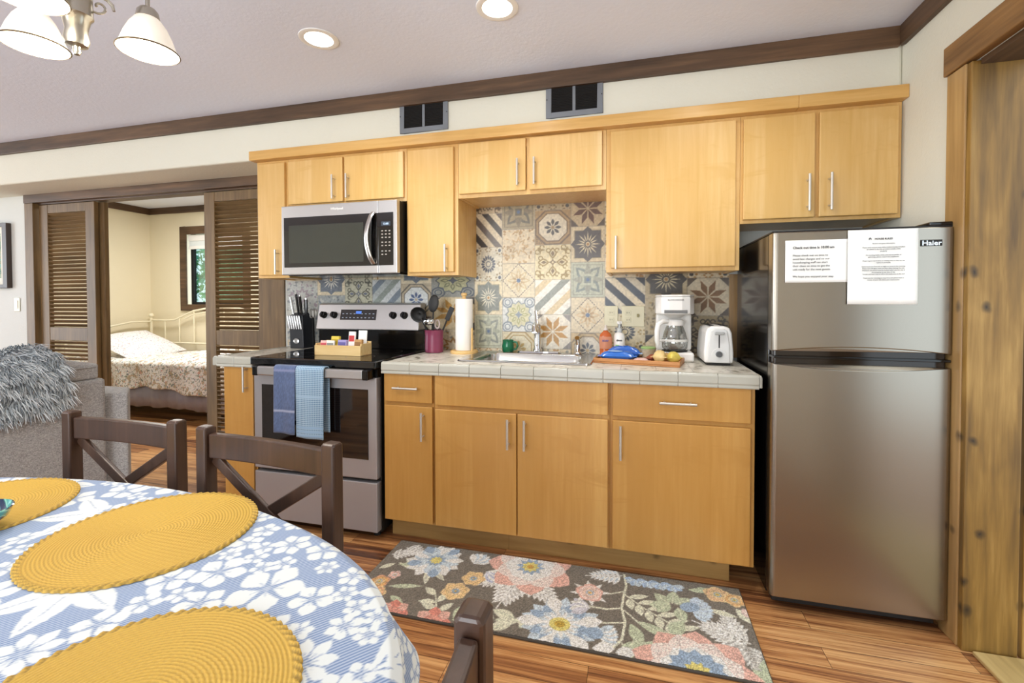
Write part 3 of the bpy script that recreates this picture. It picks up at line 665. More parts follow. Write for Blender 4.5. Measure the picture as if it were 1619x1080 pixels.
    # (left edge x, width, top z of the first whole tile, tiles downward); one tile above is drawn too
    cols = [
        (-2.20, 0.25, 1.37, [lambda: worn('b9bcb8', '8a8f92', '9c8f98', 1), lambda: worn('c2c2ba', '7f868c', '9aa09e', 2), lambda: cross(gr, cr, sl)]),
        (-1.95, 0.215, 1.27, [lambda: worn('9ba0a0', '737a80', 'bcbdb6', 3), lambda: worn('a7aaa6', '5f6870', 'bcbdb6', 4), lambda: compass(sl, cr, wh, gr)]),
        (-1.735, 0.205, 1.38, [lambda: scrolls('5a5a52', 'b9b7a2', '6a7080'), lambda: star8(tn, cr, dk, cr), lambda: daisy(cr, dk, tn)]),
        (-1.53, 0.21, 1.37, [lambda: stripes(blu, False), lambda: medallion('b7b5a6', sl, cr, gn), lambda: worn(cr, gr, tn, 5)]),
        (-1.32, 0.215, 1.34, [lambda: octagon('b9ab92', '4c5f86', 'd6d9d8', '6a655c'), lambda: stripes(sd, True), lambda: compass(sl, cr, wh, gr)]),
        (-1.105, 0.29, 1.46, [lambda: medallion('8d8f88', '4f5660', 'a9a77f', '6c6f4f'), lambda: star8('b58a45', 'cdbd9a', dk, cr), lambda: worn(cr, gr, tn, 6)]),
        (-0.815, 0.18, 1.969, [lambda: scrolls('6a5a48', 'bfae90', '9c4b3c'), lambda: stripes(sd, True), lambda: daisy('d8d3c0', '59606c', 'a39272'), lambda: compass('83877f', 'dccfae', 'e0d9c2', 'b9ab88'), lambda: cross('8b8f86', 'bfc0a9', 'a3a592'), lambda: daisy(cr, gr, tn)]),
        (-0.635, 0.203, 1.866, [lambda: cross('6f6a5e', 'a79a7c', '857b66'), lambda: worn('dccdae', 'b39468', 'c4a87c', 7), lambda: diamond_('d9ccae', 'c9b58c', 'b49a76', '655a58'), lambda: medallion('d6d8d4', '858f98', 'cfcaa6', 'a9a878'), lambda: octagon('d5c9a6', 'b79a5c', 'dcd4b8', 'a98f5c')]),
        (-0.432, 0.215, 1.972, [lambda: daisy('b5a484', '4c4640', '7f6c50'), lambda: octagon('a88d66', '55524f', 'd9cfb8', '75624c'), lambda: scrolls('9a8350', 'dccfa8', '7f6a4a'), lambda: stripes(slt, False), lambda: star8('b98d4c', 'e3dccb', '8f8a86', cr), lambda: worn(cr, gr, tn, 8)]),
        (-0.217, 0.197, 1.866, [lambda: star8('5f4231', 'b9a684', '5b4f42', cr), lambda: compass('5c5652', 'cdbf9e', 'd4c7a6', 'a39474'), lambda: cross('7f8782', 'b4b6a2', '98998a'), lambda: diamond_('d6c8aa', 'cbb28a', 'a88c66', '5c5452'), lambda: octagon('c2ac84', '5f646c', 'd9d3c3', '8f8068')]),
        (-0.020, 0.224, 1.36, [lambda: stripes(sdk, True), lambda: daisy('cfc4a6', '4c515a', 'a08a5c'), lambda: worn(cr, gr, tn, 9)]),
        (0.204, 0.222, 1.45, [lambda: compass('504c49', 'b8a98a', 'c9bd9c', '8e8167'), lambda: worn('b3a588', '756b58', '9d8c68', 10), lambda: star8(tn, cr, dk, cr)]),
        (0.426, 0.214, 1.352, [lambda: star8('7a5a3c', 'cbbfa6', '5b5046', cr), lambda: scrolls('4a4238', 'a09070', '5c5040'), lambda: daisy(cr, dk, tn)]),
    ]
    cv.S = 1.0
    for x, w_, zt, fs in cols:
        for i in range(-2, len(fs) + 1):
            f = fs[i % len(fs)]; zz = zt - A * (i + 1)
            if zz > Z1 or zz + A < Z0: continue
            # paint in unit tile space scaled to (w_, A)
            x0, y0 = x - X0, zz - Z0
            old = cv.poly
            def poly2(pts, col, x0=x0, y0=y0, w_=w_): Canvas.poly(cv, [(x0 + p * w_, y0 + q * A) for p, q in pts], col)
            cv.clip = (max(0, x0 + 0.0012), max(0, y0 + 0.0012), x0 + w_ - 0.0012, y0 + A - 0.0012); cv.poly = poly2
            f(); cv.poly = old; cv.clip = None
            if 'poly' in cv.__dict__: del cv.__dict__['poly']
            Canvas.line(cv, [(x0, y0), (x0 + w_, y0)], 0.0022, '8d8474'); Canvas.line(cv, [(x0, max(0, y0)), (x0, y0 + A)], 0.0022, '8d8474')
    a = cv.done()
    n = np.random.RandomState(5).rand(a.shape[0] // 3 + 1, a.shape[1] // 3 + 1); n = np.kron(n, np.ones((3, 3)))[:a.shape[0], :a.shape[1], None]
    a = np.clip(a * (0.93 + 0.12 * n), 0, 1)
    ny, nx = a.shape[:2]; xs = np.linspace(X0, X1, nx); zs = np.linspace(Z0, Z1, ny)
    P = np.empty((ny, nx, 3)); P[..., 0] = xs[None, :]; P[..., 2] = zs[:, None]; P[..., 1] = -0.0035
    keep = np.ones((ny - 1, nx - 1), bool)
    zc = (zs[:-1] + zs[1:])[:, None] / 2; xc = (xs[:-1] + xs[1:])[None, :] / 2
    keep &= ~((zc > 1.41) & ((xc < -0.84) | (xc > 0.03)))
    o = grid_mesh('backsplash', P, a, attr_mat('patterned_tiles', 0.32, 0.1, 0.05, 220), keep=keep)
    tag(o, 'patchwork backsplash of patterned square tiles behind the sink and range', 'backsplash')
    return o
paint_backsplash()
tag(bx(0.6405, 0.70, -0.012, -0.0005, 0.92, 1.37).build('backsplash_edge_trim', M['pine'], bevel=0.002), 'upright wooden strip closing the right end of the tiled backsplash', 'trim')

# ------------------------------------------------------------------ vents in the bulkhead
def vent(label, x0, x1):
    t = thing('wall_vent', label, 'vent', ((x0 + x1) / 2, YB, 2.19), group='vents in the bulkhead'); y = YB - 0.0005; z0, z1 = 2.186, 2.3755
    mb = MB(); fw = 0.028
    mb.box(x0, x0 + fw, y - 0.009, y, z0, z1).box(x1 - fw, x1, y - 0.009, y, z0, z1).box(x0 + fw, x1 - fw, y - 0.009, y, z0, z0 + fw).box(x0 + fw, x1 - fw, y - 0.009, y, z1 - fw, z1)
    xm = (x0 + x1) / 2; mb.box(xm - 0.008, xm + 0.008, y - 0.008, y, z0 + fw, z1 - fw)
    mb.build('vent_frame', M['gray_metal'], t, bevel=0.002)
    lv = MB()
    for a, b in ((x0 + fw, xm - 0.008), (xm + 0.008, x1 - fw)):
        n = 16
        for i in range(n):
            z = z0 + fw + (z1 - z0 - 2 * fw) * (i + 0.5) / n; lv.bar((a, y - 0.005, z), (b, y - 0.005, z), 0.0065, 0.0012, up=(0, 0.8, 1))
    lv.build('vent_grille', M['blackm'], t)
    bx(x0 + fw, x1 - fw, y - 0.001, y, z0 + fw, z1 - fw).build('vent_backing', M['dark'], t)
    for x in (x0 + 0.006, x1 - 0.006): MB().cyl((x, y - 0.0105, (z0 + z1) / 2), 0.003, 0.0018, 10, 0, 'Y').build('mounting_screw', M['blackm'], t)
vent('grey framed wall vent above the tall cabinet, nearer the microwave', -1.158, -0.861)
vent('grey framed wall vent above the sink cabinet, nearer the refrigerator', -0.308, -0.013)

# ================================================================== REFRIGERATOR
FX0, FX1, FY = 0.667, 1.256, -0.712
fr = thing('refrigerator', 'stainless steel top freezer refrigerator with black sides', 'refrigerator', ((FX0 + FX1) / 2, -0.38, 0))
MB().box(FX0 + 0.004, FX1 - 0.004, -0.635, -0.05, 0.03, 1.497).build('body', M['black'], fr, bevel=0.006)
def fridge_door(name, z0, z1, hz0, hz1, top):
    # door with softly rolled vertical edges and a curved scoop along the handle edge
    th = 0.06; n = 16; vs = []; pr = []
    for a in np.linspace(PI, PI / 2, 6): pr.append((FX0 + 0.018 + 0.018 * math.cos(a), FY + 0.018 - 0.018 * math.sin(a)))
    for a in np.linspace(PI / 2, 0, 6): pr.append((FX1 - 0.018 + 0.018 * math.cos(a), FY + 0.018 - 0.018 * math.sin(a)))
    # subdivide the front so that the scoop edge can arc
    fx = np.linspace(FX0 + 0.018, FX1 - 0.018, 25)[1:-1]
    prof = pr[:6] + [(x, FY) for x in fx] + pr[6:] + [(FX1, FY + th), (FX0, FY + th)]
    def arc(x): u = (x - FX0) / (FX1 - FX0); return 0.020 * (1 - (2 * u - 1) ** 2)
    m = len(prof); lo = []; hi = []
    for x, y in prof:
        lo.append((x, y, z0 + (arc(x) if not top == 'low' else 0))); hi.append((x, y, z1 - (arc(x) if top == 'low' else 0)))
    mb = MB(); mb.add(lo + hi, [(i, (i + 1) % m, m + (i + 1) % m, m + i) for i in range(m)], 0, False)
    mb.add(lo, [tuple(range(m))[::-1]]); mb.add(hi, [tuple(range(m))])
    o = mb.build(name, M['steel_fridge'], fr, bevel=0.003)
    return o
fz = fridge_door('freezer_door', 1.030, 1.492, 0, 0, 'high')
rd = fridge_door('refrigerator_door', 0.058, 0.982, 0, 0, 'low')
MB().box(FX0 + 0.012, FX1 - 0.012, FY + 0.022, -0.6365, 0.962, 1.052).build('handle_recess', plain('bronze_black_gloss', '241a12', 0.12), fr, bevel=0.006)
MB().box(FX0 + 0.006, FX1 - 0.006, FY + 0.006, -0.64, 1.002, 1.012).build('door_gasket', M['black'], fr, bevel=0.002)
MB().box(FX0 + 0.02, FX1 - 0.02, -0.66, -0.60, 0.012, 0.056).build('toe_grille', M['blackm'], fr, bevel=0.003)
MB().box(FX1 - 0.075, FX1 + 0.002, -0.70, -0.60, 1.4975, 1.513).build('hinge_cover', M['black'], fr, bevel=0.005)
MB().box(FX0 - 0.0, FX1 - 0.0, -0.700, -0.05, 1.493, 1.4995).build('top_panel', M['blackm'], fr, bevel=0.002)
for x in (FX0 + 0.06, FX1 - 0.06):
    for y in (-0.60, -0.12): MB().cyl((x, y, 0), 0.02, 0.032, 16).build('foot', M['blackm'], fr)
bd = MB().box(1.149, 1.214, FY - 0.003, FY - 0.0003, 1.424, 1.447).build('badge', M['blackm'], fr, bevel=0.001)
text('badge_lettering', 'Haier', 0.024, (1.1815, FY - 0.0032, 1.427), M['chrome'], bd, align='CENTER', bold=0.0004, sx=1.1)
# paper notices on the freezer door
def paper_mesh(x0, x1, z0, z1, y, seed, curl=0.004):
    nx, nz = 18, 14; rg = np.random.RandomState(seed); mb = MB(); vs = []
    for j in range(nz + 1):
        for i in range(nx + 1):
            u, v = i / nx, j / nz; d_ = 0.0012 + curl * 0.25 * (abs(u - 0.5) * 2) ** 4 + curl * 0.12 * math.sin(3 * u + seed) ** 2 * (1 - v)
            vs.append((x0 + (x1 - x0) * u, y - d_, z0 + (z1 - z0) * v))
    mb.add(vs, [(j * (nx + 1) + i, j * (nx + 1) + i + 1, (j + 1) * (nx + 1) + i + 1, (j + 1) * (nx + 1) + i) for j in range(nz) for i in range(nx)], 0, True)
    return mb
def notice(name, label, x0, x1, z0, z1, y, seed):
    o = paper_mesh(x0, x1, z0, z1, y, seed).build(name, M['white_paper']); tag(o, label, 'notice', 'notices on the freezer door')
    md = o.modifiers.new('thick', 'SOLIDIFY'); md.thickness = 0.0004; OFF[o.name] = (0, 0, 0); return o
n1 = notice('paper_notice', 'half-sheet check-out time notice on the left of the freezer door', 0.709, 0.921, 1.297, 1.459, FY - 0.0005, 1)
text('notice_heading', 'Check out time is 10:00 am', 0.0125, (0.734, FY - 0.0068, 1.426), M['ink'], n1, bold=0.0003)
text('notice_text', 'Please check out on time to\navoid late charges and so our\nhousekeeping staff can start\ntheir clean on time to get the\nunit ready for the next guests.\n\nWe hope you enjoyed your stay.', 0.0105, (0.734, FY - 0.0068, 1.397), M['ink'], n1, spacing=1.28)
n2 = notice('paper_notice', 'full white page of house rules overlapping the shorter notice', 0.918, 1.140, 1.213, 1.490, FY - 0.003, 2)
text('notice_heading', 'HOUSE RULES', 0.009, (1.031, FY - 0.0092, 1.452), M['ink'], n2, align='CENTER', bold=0.0002)
hs = MB().prism([(0.996, 1.452), (0.996, 1.457), (1.0, 1.461), (1.004, 1.457), (1.004, 1.452), (1.0015, 1.452), (1.0015, 1.456), (0.9985, 1.456), (0.9985, 1.452)], FY - 0.0094, FY - 0.0088, 'XZ'); 
for i in range(len(hs.v)): hs.v[i] = (hs.v[i][0] - 0.012, hs.v[i][1], hs.v[i][2])
hs.build('notice_house_mark', M['ink'], n2)
text('notice_text', 'Kitchen and guest information\n\nPlease wash and put away dishes before leaving and place\nall rubbish in the bins provided outside of the\nproperty\n\nNo smoking inside of the unit and no parties or\ngatherings, please respect the neighbours\n\nPlease report any broken or missing item so that we can\nreplace it promptly\n\nQuiet hours are from ten at night to seven in the morning.\nPlease turn off lights, heat and fans when leaving the unit.\nWindows and doors must be locked when you are not in\nthe property at any time of day\nTowels and linen may be left in the bathroom at the end\n\nThank you for choosing to stay here and please leave a\nreview of your visit when you return home', 0.0058, (1.031, FY - 0.0092, 1.436), M['ink'], n2, align='CENTER', spacing=1.22)

# ================================================================== MICROWAVE
MX0, MX1, MY, MZ0, MZ1 = -1.888, -1.126, -0.405, 1.384, 1.7935
mw = thing('microwave_oven', 'stainless over-the-range microwave with black glass window', 'microwave', ((MX0 + MX1) / 2, -0.2, MZ0))
MB().box(MX0 + 0.006, MX1 - 0.002, -0.37, -0.008, MZ0 + 0.008, MZ1 - 0.002).build('body', M['blackm'], mw, bevel=0.003)
MXS = -1.243
mbd = MB().box(MX0, MXS - 0.001, MY, -0.3705, MZ0, MZ1 - 0.003).build('door', M['steel'], mw, bevel=0.004)
MB().box(MX0 + 0.019, MXS + 0.0015 - 0.0, MY - 0.0025, MY - 0.0003, 1.428, 1.722).build('door_glass', M['black_glass'], mbd, bevel=0.001)
MB().box(MX0 + 0.055, -1.335, MY - 0.0032, MY - 0.0026, 1.452, 1.674).build('window_screen', plain('window_reflection_tone', '3a3c36', 0.05), mbd)  # grey-green tone stands in for the room reflected in the glass
text('maker_lettering', 'Whirlpool', 0.020, (-1.508, MY - 0.0006, 1.753), M['white_pl'], mbd, align='CENTER', bold=0.0003)
# bowed handle
pts = []
for i in range(15):
    v = i / 14; pts.append((-1.272 - 0.022 * math.sin(PI * v), MY - 0.006 - 0.036 * math.sin(PI * v) ** 0.6, 1.438 + 0.285 * v))
hm = MB()
for p, q in zip(pts[:-1], pts[1:]): pass
hm.tube(pts, 0.017, 14, flat=0.45)
hm.build('door_handle', plain('bright_steel', 'd6d3cf', 0.22, 1.0), mbd)
cpn = MB().box(MXS + 0.001, MX1, MY, -0.3705, MZ0, MZ1 - 0.003).build('control_panel', M['steel'], mw, bevel=0.004)
MB().box(MXS + 0.0018, MX1 - 0.022, MY - 0.0025, MY - 0.0003, 1.428, 1.722).build('panel_glass', M['black_glass'], cpn, bevel=0.001)
MB().box(-1.222, -1.165, MY - 0.0032, MY - 0.0026, 1.648, 1.672).build('display', plain('panel_display', '39424c', 0.2, emit=0.25), cpn)
text('display_digits', '12:00', 0.016, (-1.1935, MY - 0.0035, 1.654), plain('display_glow', 'bcd4ea', 0.4, emit=1.0), cpn, align='CENTER')
kp_ = plain('key_print', 'a9a49a', 0.5)
for r_ in range(7):
    for c_ in range(3):
        if r_ == 6 and c_ == 2: continue
        x = -1.216 + 0.0225 * c_; z = 1.620 - 0.0185 * r_ - (0.012 if r_ > 4 else 0) - (0.008 if r_ > 2 else 0); MB().box(x - 0.0055, x + 0.0055, MY - 0.0031, MY - 0.0026, z - 0.003, z + 0.003).build('key', kp_, cpn)
MB().box(MX0 + 0.01, MX1 - 0.01, -0.36, -0.02, MZ0 - 0.004, MZ0 + 0.0075).build('underside_panel', M['black'], mw, bevel=0.002)

# ================================================================== RANGE
RX0, RX1, RY = -1.874, -1.110, -0.645
rg = thing('kitchen_range', 'stainless and black electric range with glass cooktop', 'range', ((RX0 + RX1) / 2, -0.35, 0))
MB().box(RX0 + 0.004, RX1 - 0.004, -0.60, -0.02, 0.03, 0.88).build('body', M['blackm'], rg, bevel=0.003)
MB().box(RX0, RX1, -0.665, -0.085, 0.884, 0.925).build('cooktop', M['black_glass'], rg, bevel=0.006)
MB().box(RX0 + 0.003, RX1 - 0.003, -0.638, -0.602, 0.842, 0.8835).build('front_rail', M['black'], rg, bevel=0.003)
od = MB().box(RX0 + 0.006, RX1 - 0.006, RY, -0.6005, 0.318, 0.838).build('oven_door', M['steel_dark'], rg, bevel=0.004)
MB().box(-1.815, -1.162, RY - 0.0028, RY - 0.0003, 0.418, 0.778).build('oven_window', M['oven_glass'], od, bevel=0.001)
hd = MB().prism([(-0.705, 0.842), (-0.700, 0.836), (-0.676, 0.836), (-0.676, 0.884), (-0.700, 0.884), (-0.705, 0.878)], -1.79, -1.16, 'YZ').build('oven_handle', M['steel'], od, bevel=0.003)
for a in (-1.822, -1.1595): MB().box(a, a + 0.0315, -0.706, -0.6455, 0.834, 0.886).build('handle_end_cap', M['black'], hd, bevel=0.005)
MB().box(RX0 + 0.006, RX1 - 0.006, RY, -0.6005, 0.045, 0.300).build('storage_drawer', M['steel_dark'], rg, bevel=0.004)
for x in (RX0 + 0.05, RX1 - 0.05):
    for y in (-0.57, -0.08): MB().cyl((x, y, 0), 0.018, 0.032, 12).build('leveling_foot', M['blackm'], rg)
bgp = MB().prism([(-0.125, 1.045), (-0.085, 1.210), (-0.06, 1.217), (-0.022, 1.217), (-0.022, 1.045)], RX0 - 0.004, RX1 - 0.030, 'YZ').build('backguard', M['steel'], rg, bevel=0.006)
MB().box(RX0 + 0.004, RX1 - 0.004, -0.10, -0.02, 0.9255, 1.0445).build('backguard_base', M['black'], rg, bevel=0.003)
tl = math.atan2(0.04, 0.165)
def on_guard(z): return -0.125 + (z - 1.045) / 0.165 * 0.04
RM = lambda x, z: Matrix.Translation((x, on_guard(z), z)) @ Matrix.Rotation(-tl, 4, 'X')
def xf(mb, m4):
    mb.v = [tuple(m4 @ Vector(p)) for p in mb.v]; return mb
for x in (-1.825, -1.747, -1.320, -1.243):
    k = MB().lathe([(0.0001, 0.028), (0.017, 0.028), (0.0195, 0.024), (0.0205, 0.004), (0.023, 0.0), (0.0001, 0.0)], (0, 0, 0), 24, axis='Y')
    k.box(-0.0035, 0.0035, -0.034, -0.026, -0.017, 0.017)
    xf(k, RM(x, 1.137)).build('control_knob', M['black'], rg)
dp = xf(MB().box(-0.13, 0.13, -0.002, -0.0003, -0.034, 0.034), RM(-1.572, 1.140)).build('display_panel', M['black_glass'], rg)
xf(MB().box(-0.018, 0.022, -0.0028, -0.0021, 0.006, 0.024), RM(-1.572, 1.140)).build('clock_display', plain('blue_display', '4a74c8', 0.3, emit=0.8), dp)
pp_ = plain('panel_print', '9aa6b8', 0.5)
for i in range(9):
    for j in range(2):
        if abs(i - 4) < 1 and j: continue
        xf(MB().box(-0.11 + i * 0.0275 - 0.006, -0.11 + i * 0.0275 + 0.006, -0.0026, -0.0021, -0.022 + j * 0.026, -0.017 + j * 0.026), RM(-1.572, 1.140)).build('touch_key', pp_, dp)
# burner rings printed on the glass
bp_ = plain('burner_print', '3a3836', 0.3)
for x, y, r in ((-1.68, -0.50, 0.10), (-1.68, -0.24, 0.075), (-1.30, -0.50, 0.075), (-1.30, -0.24, 0.10)): MB().lathe([(r, 0.9254), (r + 0.002, 0.9254)], (x, y, 0), 40).build('burner_ring', bp_, rg)

# towels hanging on the oven handle
def towel(name, label, x0, x1, z1, zf, zb, mat, seed, pat):
    n, m = 26, 70; yc = -0.6905; zc = 0.8605; hw = 0.0165; hh = 0.0255
    L_f = 0.885 - zf; L_b = 0.885 - zb; P = np.zeros((m + 1, n + 1, 3)); Cc = np.zeros((m + 1, n + 1, 3)); rgn = np.random.RandomState(seed)
    path = [(yc - hw - 0.006, zf), (yc - hw - 0.006, 0.882), (yc - 0.011, 0.8905), (yc + 0.011, 0.8905), (yc + hw + 0.002, 0.882), (yc + hw + 0.004, zb)]
    seg = [math.dist(a, b) for a, b in zip(path[:-1], path[1:])]; tot = sum(seg)
    for j in range(m + 1):
        s_ = tot * j / m; k = 0; d_ = s_
        while k < len(seg) - 1 and d_ > seg[k]: d_ -= seg[k]; k += 1
        f = d_ / seg[k]; y = path[k][0] + (path[k + 1][0] - path[k][0]) * f; z = path[k][1] + (path[k + 1][1] - path[k][1]) * f
        for i in range(n + 1):
            u = i / n; dep = min(1, max(0, (0.885 - z) / 0.3)) if k == 0 else 0
            P[j, i] = (x0 + (x1 - x0) * u + 0.005 * dep * (0.5 - u), y - 0.009 * dep * (0.5 + 0.5 * math.sin(u * 7 + seed)) * (1 if k == 0 else 0), z - (0.006 * u if k == 0 and j == 0 else 0))
            Cc[j, i] = pat(u, s_, rgn)
    o = grid_mesh(name, P, Cc, mat); md = o.modifiers.new('thick', 'SOLIDIFY'); md.thickness = 0.005; md.offset = 1
    return tag(o, label, 'towel')
def pat_blue(u, s_, r):
    c = np.array((0.36, 0.43, 0.58)) * (0.9 + 0.2 * r.rand())
    for a in (0.113, 0.118, 0.225, 0.232): 
        if abs(s_ - a) < 0.0026: c = np.array((0.70, 0.73, 0.83))
    if abs(s_ - 0.32) < 0.004: c = np.array((0.55, 0.58, 0.73))
    return c
mt = attr_mat('terry_towel', 0.95, 0.25, 0.6, 500, 0.3)
towel('dish_towel', 'periwinkle blue striped terry towel on the oven handle', -1.672, -1.541, 0.88, 0.545, 0.60, mt, 2, pat_blue)
def lattice_mat():
    t = NT('lattice_towel'); v = t.coord((1, 1, 1)); sp = t.n('SeparateXYZ'); t.l(v, sp.inputs[0])
    a = t.math('SINE', t.math('MULTIPLY', t.math('ADD', sp.outputs[0], sp.outputs[2]), 330.0)); b = t.math('SINE', t.math('MULTIPLY', t.math('SUBTRACT', sp.outputs[0], sp.outputs[2]), 330.0))
    f = t.math('GREATER_THAN', t.math('MULTIPLY', a, b), 0.12)
    at = t.n('Attribute', attribute_name='Col'); sp2 = t.n('SeparateColor'); t.l(at.outputs['Color'], sp2.inputs[0])
    c = t.mix(t.math('MULTIPLY', f, sp2.outputs[0]), srgb('a9c3d6'), srgb('5f7f9e')); c = t.mix(sp2.outputs[1], c, srgb('8fb0cf'))
    t.color(c); t.set(rough=0.95); t.bump(t.noise(v, 500, 2), 0.4); return t.m
towel('dish_towel', 'pale blue lattice patterned towel hanging right of the striped one', -1.538, -1.372, 0.88, 0.53, 0.55, lattice_mat(), 5,
      lambda u, s_, r: np.array((0.0, 1.0, 0)) if (s_ < 0.075 and int(s_ / 0.009) % 2) else (np.array((0, 0.6, 0.)) if abs(s_ - 0.205) < 0.006 else np.array((1.0, 0, 0))))

# ================================================================== SINK, FAUCET
sk = thing('kitchen_sink', 'stainless steel drop-in sink in the tiled counter', 'sink', (-0.4, -0.27, CT))
def rrect(x0, x1, y0, y1, r, n=6):
    pts = []
    for cx_, cy_, a0 in ((x1 - r, y1 - r, 0), (x0 + r, y1 - r, PI / 2), (x0 + r, y0 + r, PI), (x1 - r, y0 + r, 3 * PI / 2)):
        for k in range(n + 1): a = a0 + PI / 2 * k / n; pts.append((cx_ + r * math.cos(a), cy_ + r * math.sin(a)))
    return pts
rings = [(rrect(SX0, SX1, SY0, SY1, 0.03), CT + 0.0015), (rrect(SX0 + 0.004, SX1 - 0.004, SY0 + 0.004, SY1 - 0.004, 0.028), CT + 0.008), (rrect(SX0 + 0.07, SX1 - 0.07, SY0 + 0.03, SY1 - 0.085, 0.05), CT + 0.007), (rrect(SX0 + 0.078, SX1 - 0.078, SY0 + 0.038, SY1 - 0.093, 0.05), CT - 0.002), (rrect(SX0 + 0.086, SX1 - 0.086, SY0 + 0.046, SY1 - 0.10, 0.05), CT - 0.155), (rrect(SX0 + 0.12, SX1 - 0.12, SY0 + 0.08, SY1 - 0.13, 0.04), CT - 0.172), (rrect(-0.43, -0.37, -0.31, -0.25, 0.029), CT - 0.176)]
mb = MB(); L = len(rings[0][0]); vs = [(x, y, z) for pts, z in rings for x, y in pts]
mb.add(vs, [(i * L + k, i * L + (k + 1) % L, (i + 1) * L + (k + 1) % L, (i + 1) * L + k) for i in range(len(rings) - 1) for k in range(L)], 0, True); mb.add([(x, y, CT - 0.176) for x, y in rings[-1][0]], [tuple(range(L))])
mb.build('basin', steel('sink_steel', 'c9c9c6', 0.22, 'X', 0.03), sk)
MB().lathe([(0.0001, CT - 0.1745), (0.03, CT - 0.174), (0.038, CT - 0.1705), (0.042, CT - 0.1725)], (-0.4, -0.28, 0), 24).build('drain_strainer', M['chrome'], sk)
fa = thing('kitchen_faucet', 'chrome single-lever faucet behind the sink', 'faucet', (-0.40, -0.085, CT + 0.008)); z0 = CT + 0.0085
MB().add([(x, y, z0) for x, y in rrect(-0.52, -0.26, -0.11, -0.06, 0.024)] + [(x, y, z0 + 0.009) for x, y in rrect(-0.515, -0.265, -0.106, -0.064, 0.02)], [(k, (k + 1) % 28, 28 + (k + 1) % 28, 28 + k) for k in range(28)] + [tuple(range(28, 56))]).build('deck_plate', M['chrome'], fa, bevel=0.001)
MB().lathe([(0.026, z0 + 0.009), (0.024, z0 + 0.02), (0.019, z0 + 0.03), (0.019, z0 + 0.12), (0.021, z0 + 0.135), (0.021, z0 + 0.155), (0.015, z0 + 0.168), (0.0001, z0 + 0.172)], (-0.40, -0.085, 0), 24).build('faucet_body', M['chrome'], fa)
MB().tube([(-0.40, -0.09, z0 + 0.12), (-0.397, -0.13, z0 + 0.155), (-0.39, -0.19, z0 + 0.172), (-0.384, -0.235, z0 + 0.160), (-0.382, -0.25, z0 + 0.128)], 0.012, 14, rs=[0.014, 0.0135, 0.0125, 0.014, 0.015]).build('spout', M['chrome'], fa)
MB().tube([(-0.40, -0.085, z0 + 0.165), (-0.405, -0.075, z0 + 0.195), (-0.415, -0.055, z0 + 0.24)], 0.008, 12, rs=[0.011, 0.008, 0.010]).build('lever_handle', M['chrome'], fa)
sp = thing('side_sprayer', 'small chrome side sprayer at the right of the sink deck', 'sprayer', (-0.165, -0.085, z0))
MB().lathe([(0.0001, 0.0), (0.024, 0.0), (0.022, 0.008), (0.014, 0.014), (0.013, 0.05), (0.0001, 0.052)], (-0.165, -0.085, z0), 20).build('sprayer_base', M['chrome'], sp)
MB().tube([(-0.165, -0.085, z0 + 0.05), (-0.165, -0.09, z0 + 0.075), (-0.167, -0.108, z0 + 0.092)], 0.014, 14, rs=[0.012, 0.016, 0.014]).build('sprayer_head', M['chrome'], sp)

# wall plates
def plate(label, name, x0, x1, z0, z1, kind, y=-0.0042):
    t = thing(name, label, 'wall plate', ((x0 + x1) / 2, y, (z0 + z1) / 2))
    MB().box(x0, x1, y - 0.006, y, z0, z1).build('cover_plate', M['ivory'], t, bevel=0.003)
    xs = [(x0 + x1) / 2] if len(kind) == 1 else [x0 + (x1 - x0) * 0.28, x0 + (x1 - x0) * 0.72]; zm = (z0 + z1) / 2
    for x, k in zip(xs, kind):
        if k == 'o':
            for s_ in (-1, 1):
                mb = MB().box(x - 0.016, x + 0.016, y - 0.0085, y - 0.006, zm + s_ * 0.02 - 0.013, zm + s_ * 0.02 + 0.013); rc = mb.build('receptacle', M['ivory'], t, bevel=0.004)
                MB().box(x - 0.007, x - 0.005, y - 0.0092, y - 0.0086, zm + s_ * 0.02 - 0.004, zm + s_ * 0.02 + 0.006).box(x + 0.005, x + 0.007, y - 0.0092, y - 0.0086, zm + s_ * 0.02 - 0.003, zm + s_ * 0.02 + 0.005).build('slot', M['dark'], rc)
        else:
            MB().box(x - 0.006, x + 0.006, y - 0.016, y - 0.006, zm - 0.004, zm + 0.014).build('toggle', plain('toggle_tan', '8f8658', 0.4), t, bevel=0.002)
    return t
plate('single ivory wall plate on the tiles behind the soap pump', 'outlet_plate', -0.022, 0.055, 1.080, 1.198, 'o')
plate('double ivory wall plate on the tiles left of the coffee maker', 'switch_plate', 0.076, 0.200, 1.080, 1.198, 'os')
ls = thing('light_switch', 'white light switch plate below the framed picture', 'light switch', (-4.93, 0, 1.2))
MB().box(-4.965, -4.893, -0.0065, -0.0005, 1.145, 1.262).build('cover_plate', plain('pale_switch', 'e4e2cf', 0.4), ls, bevel=0.003); MB().box(-4.945, -4.913, -0.0105, -0.0066, 1.17, 1.237).build('rocker', plain('pale_rocker', 'eeecdc', 0.35), ls, bevel=0.002)

# ================================================================== COUNTER ITEMS
SZ = 0.9252
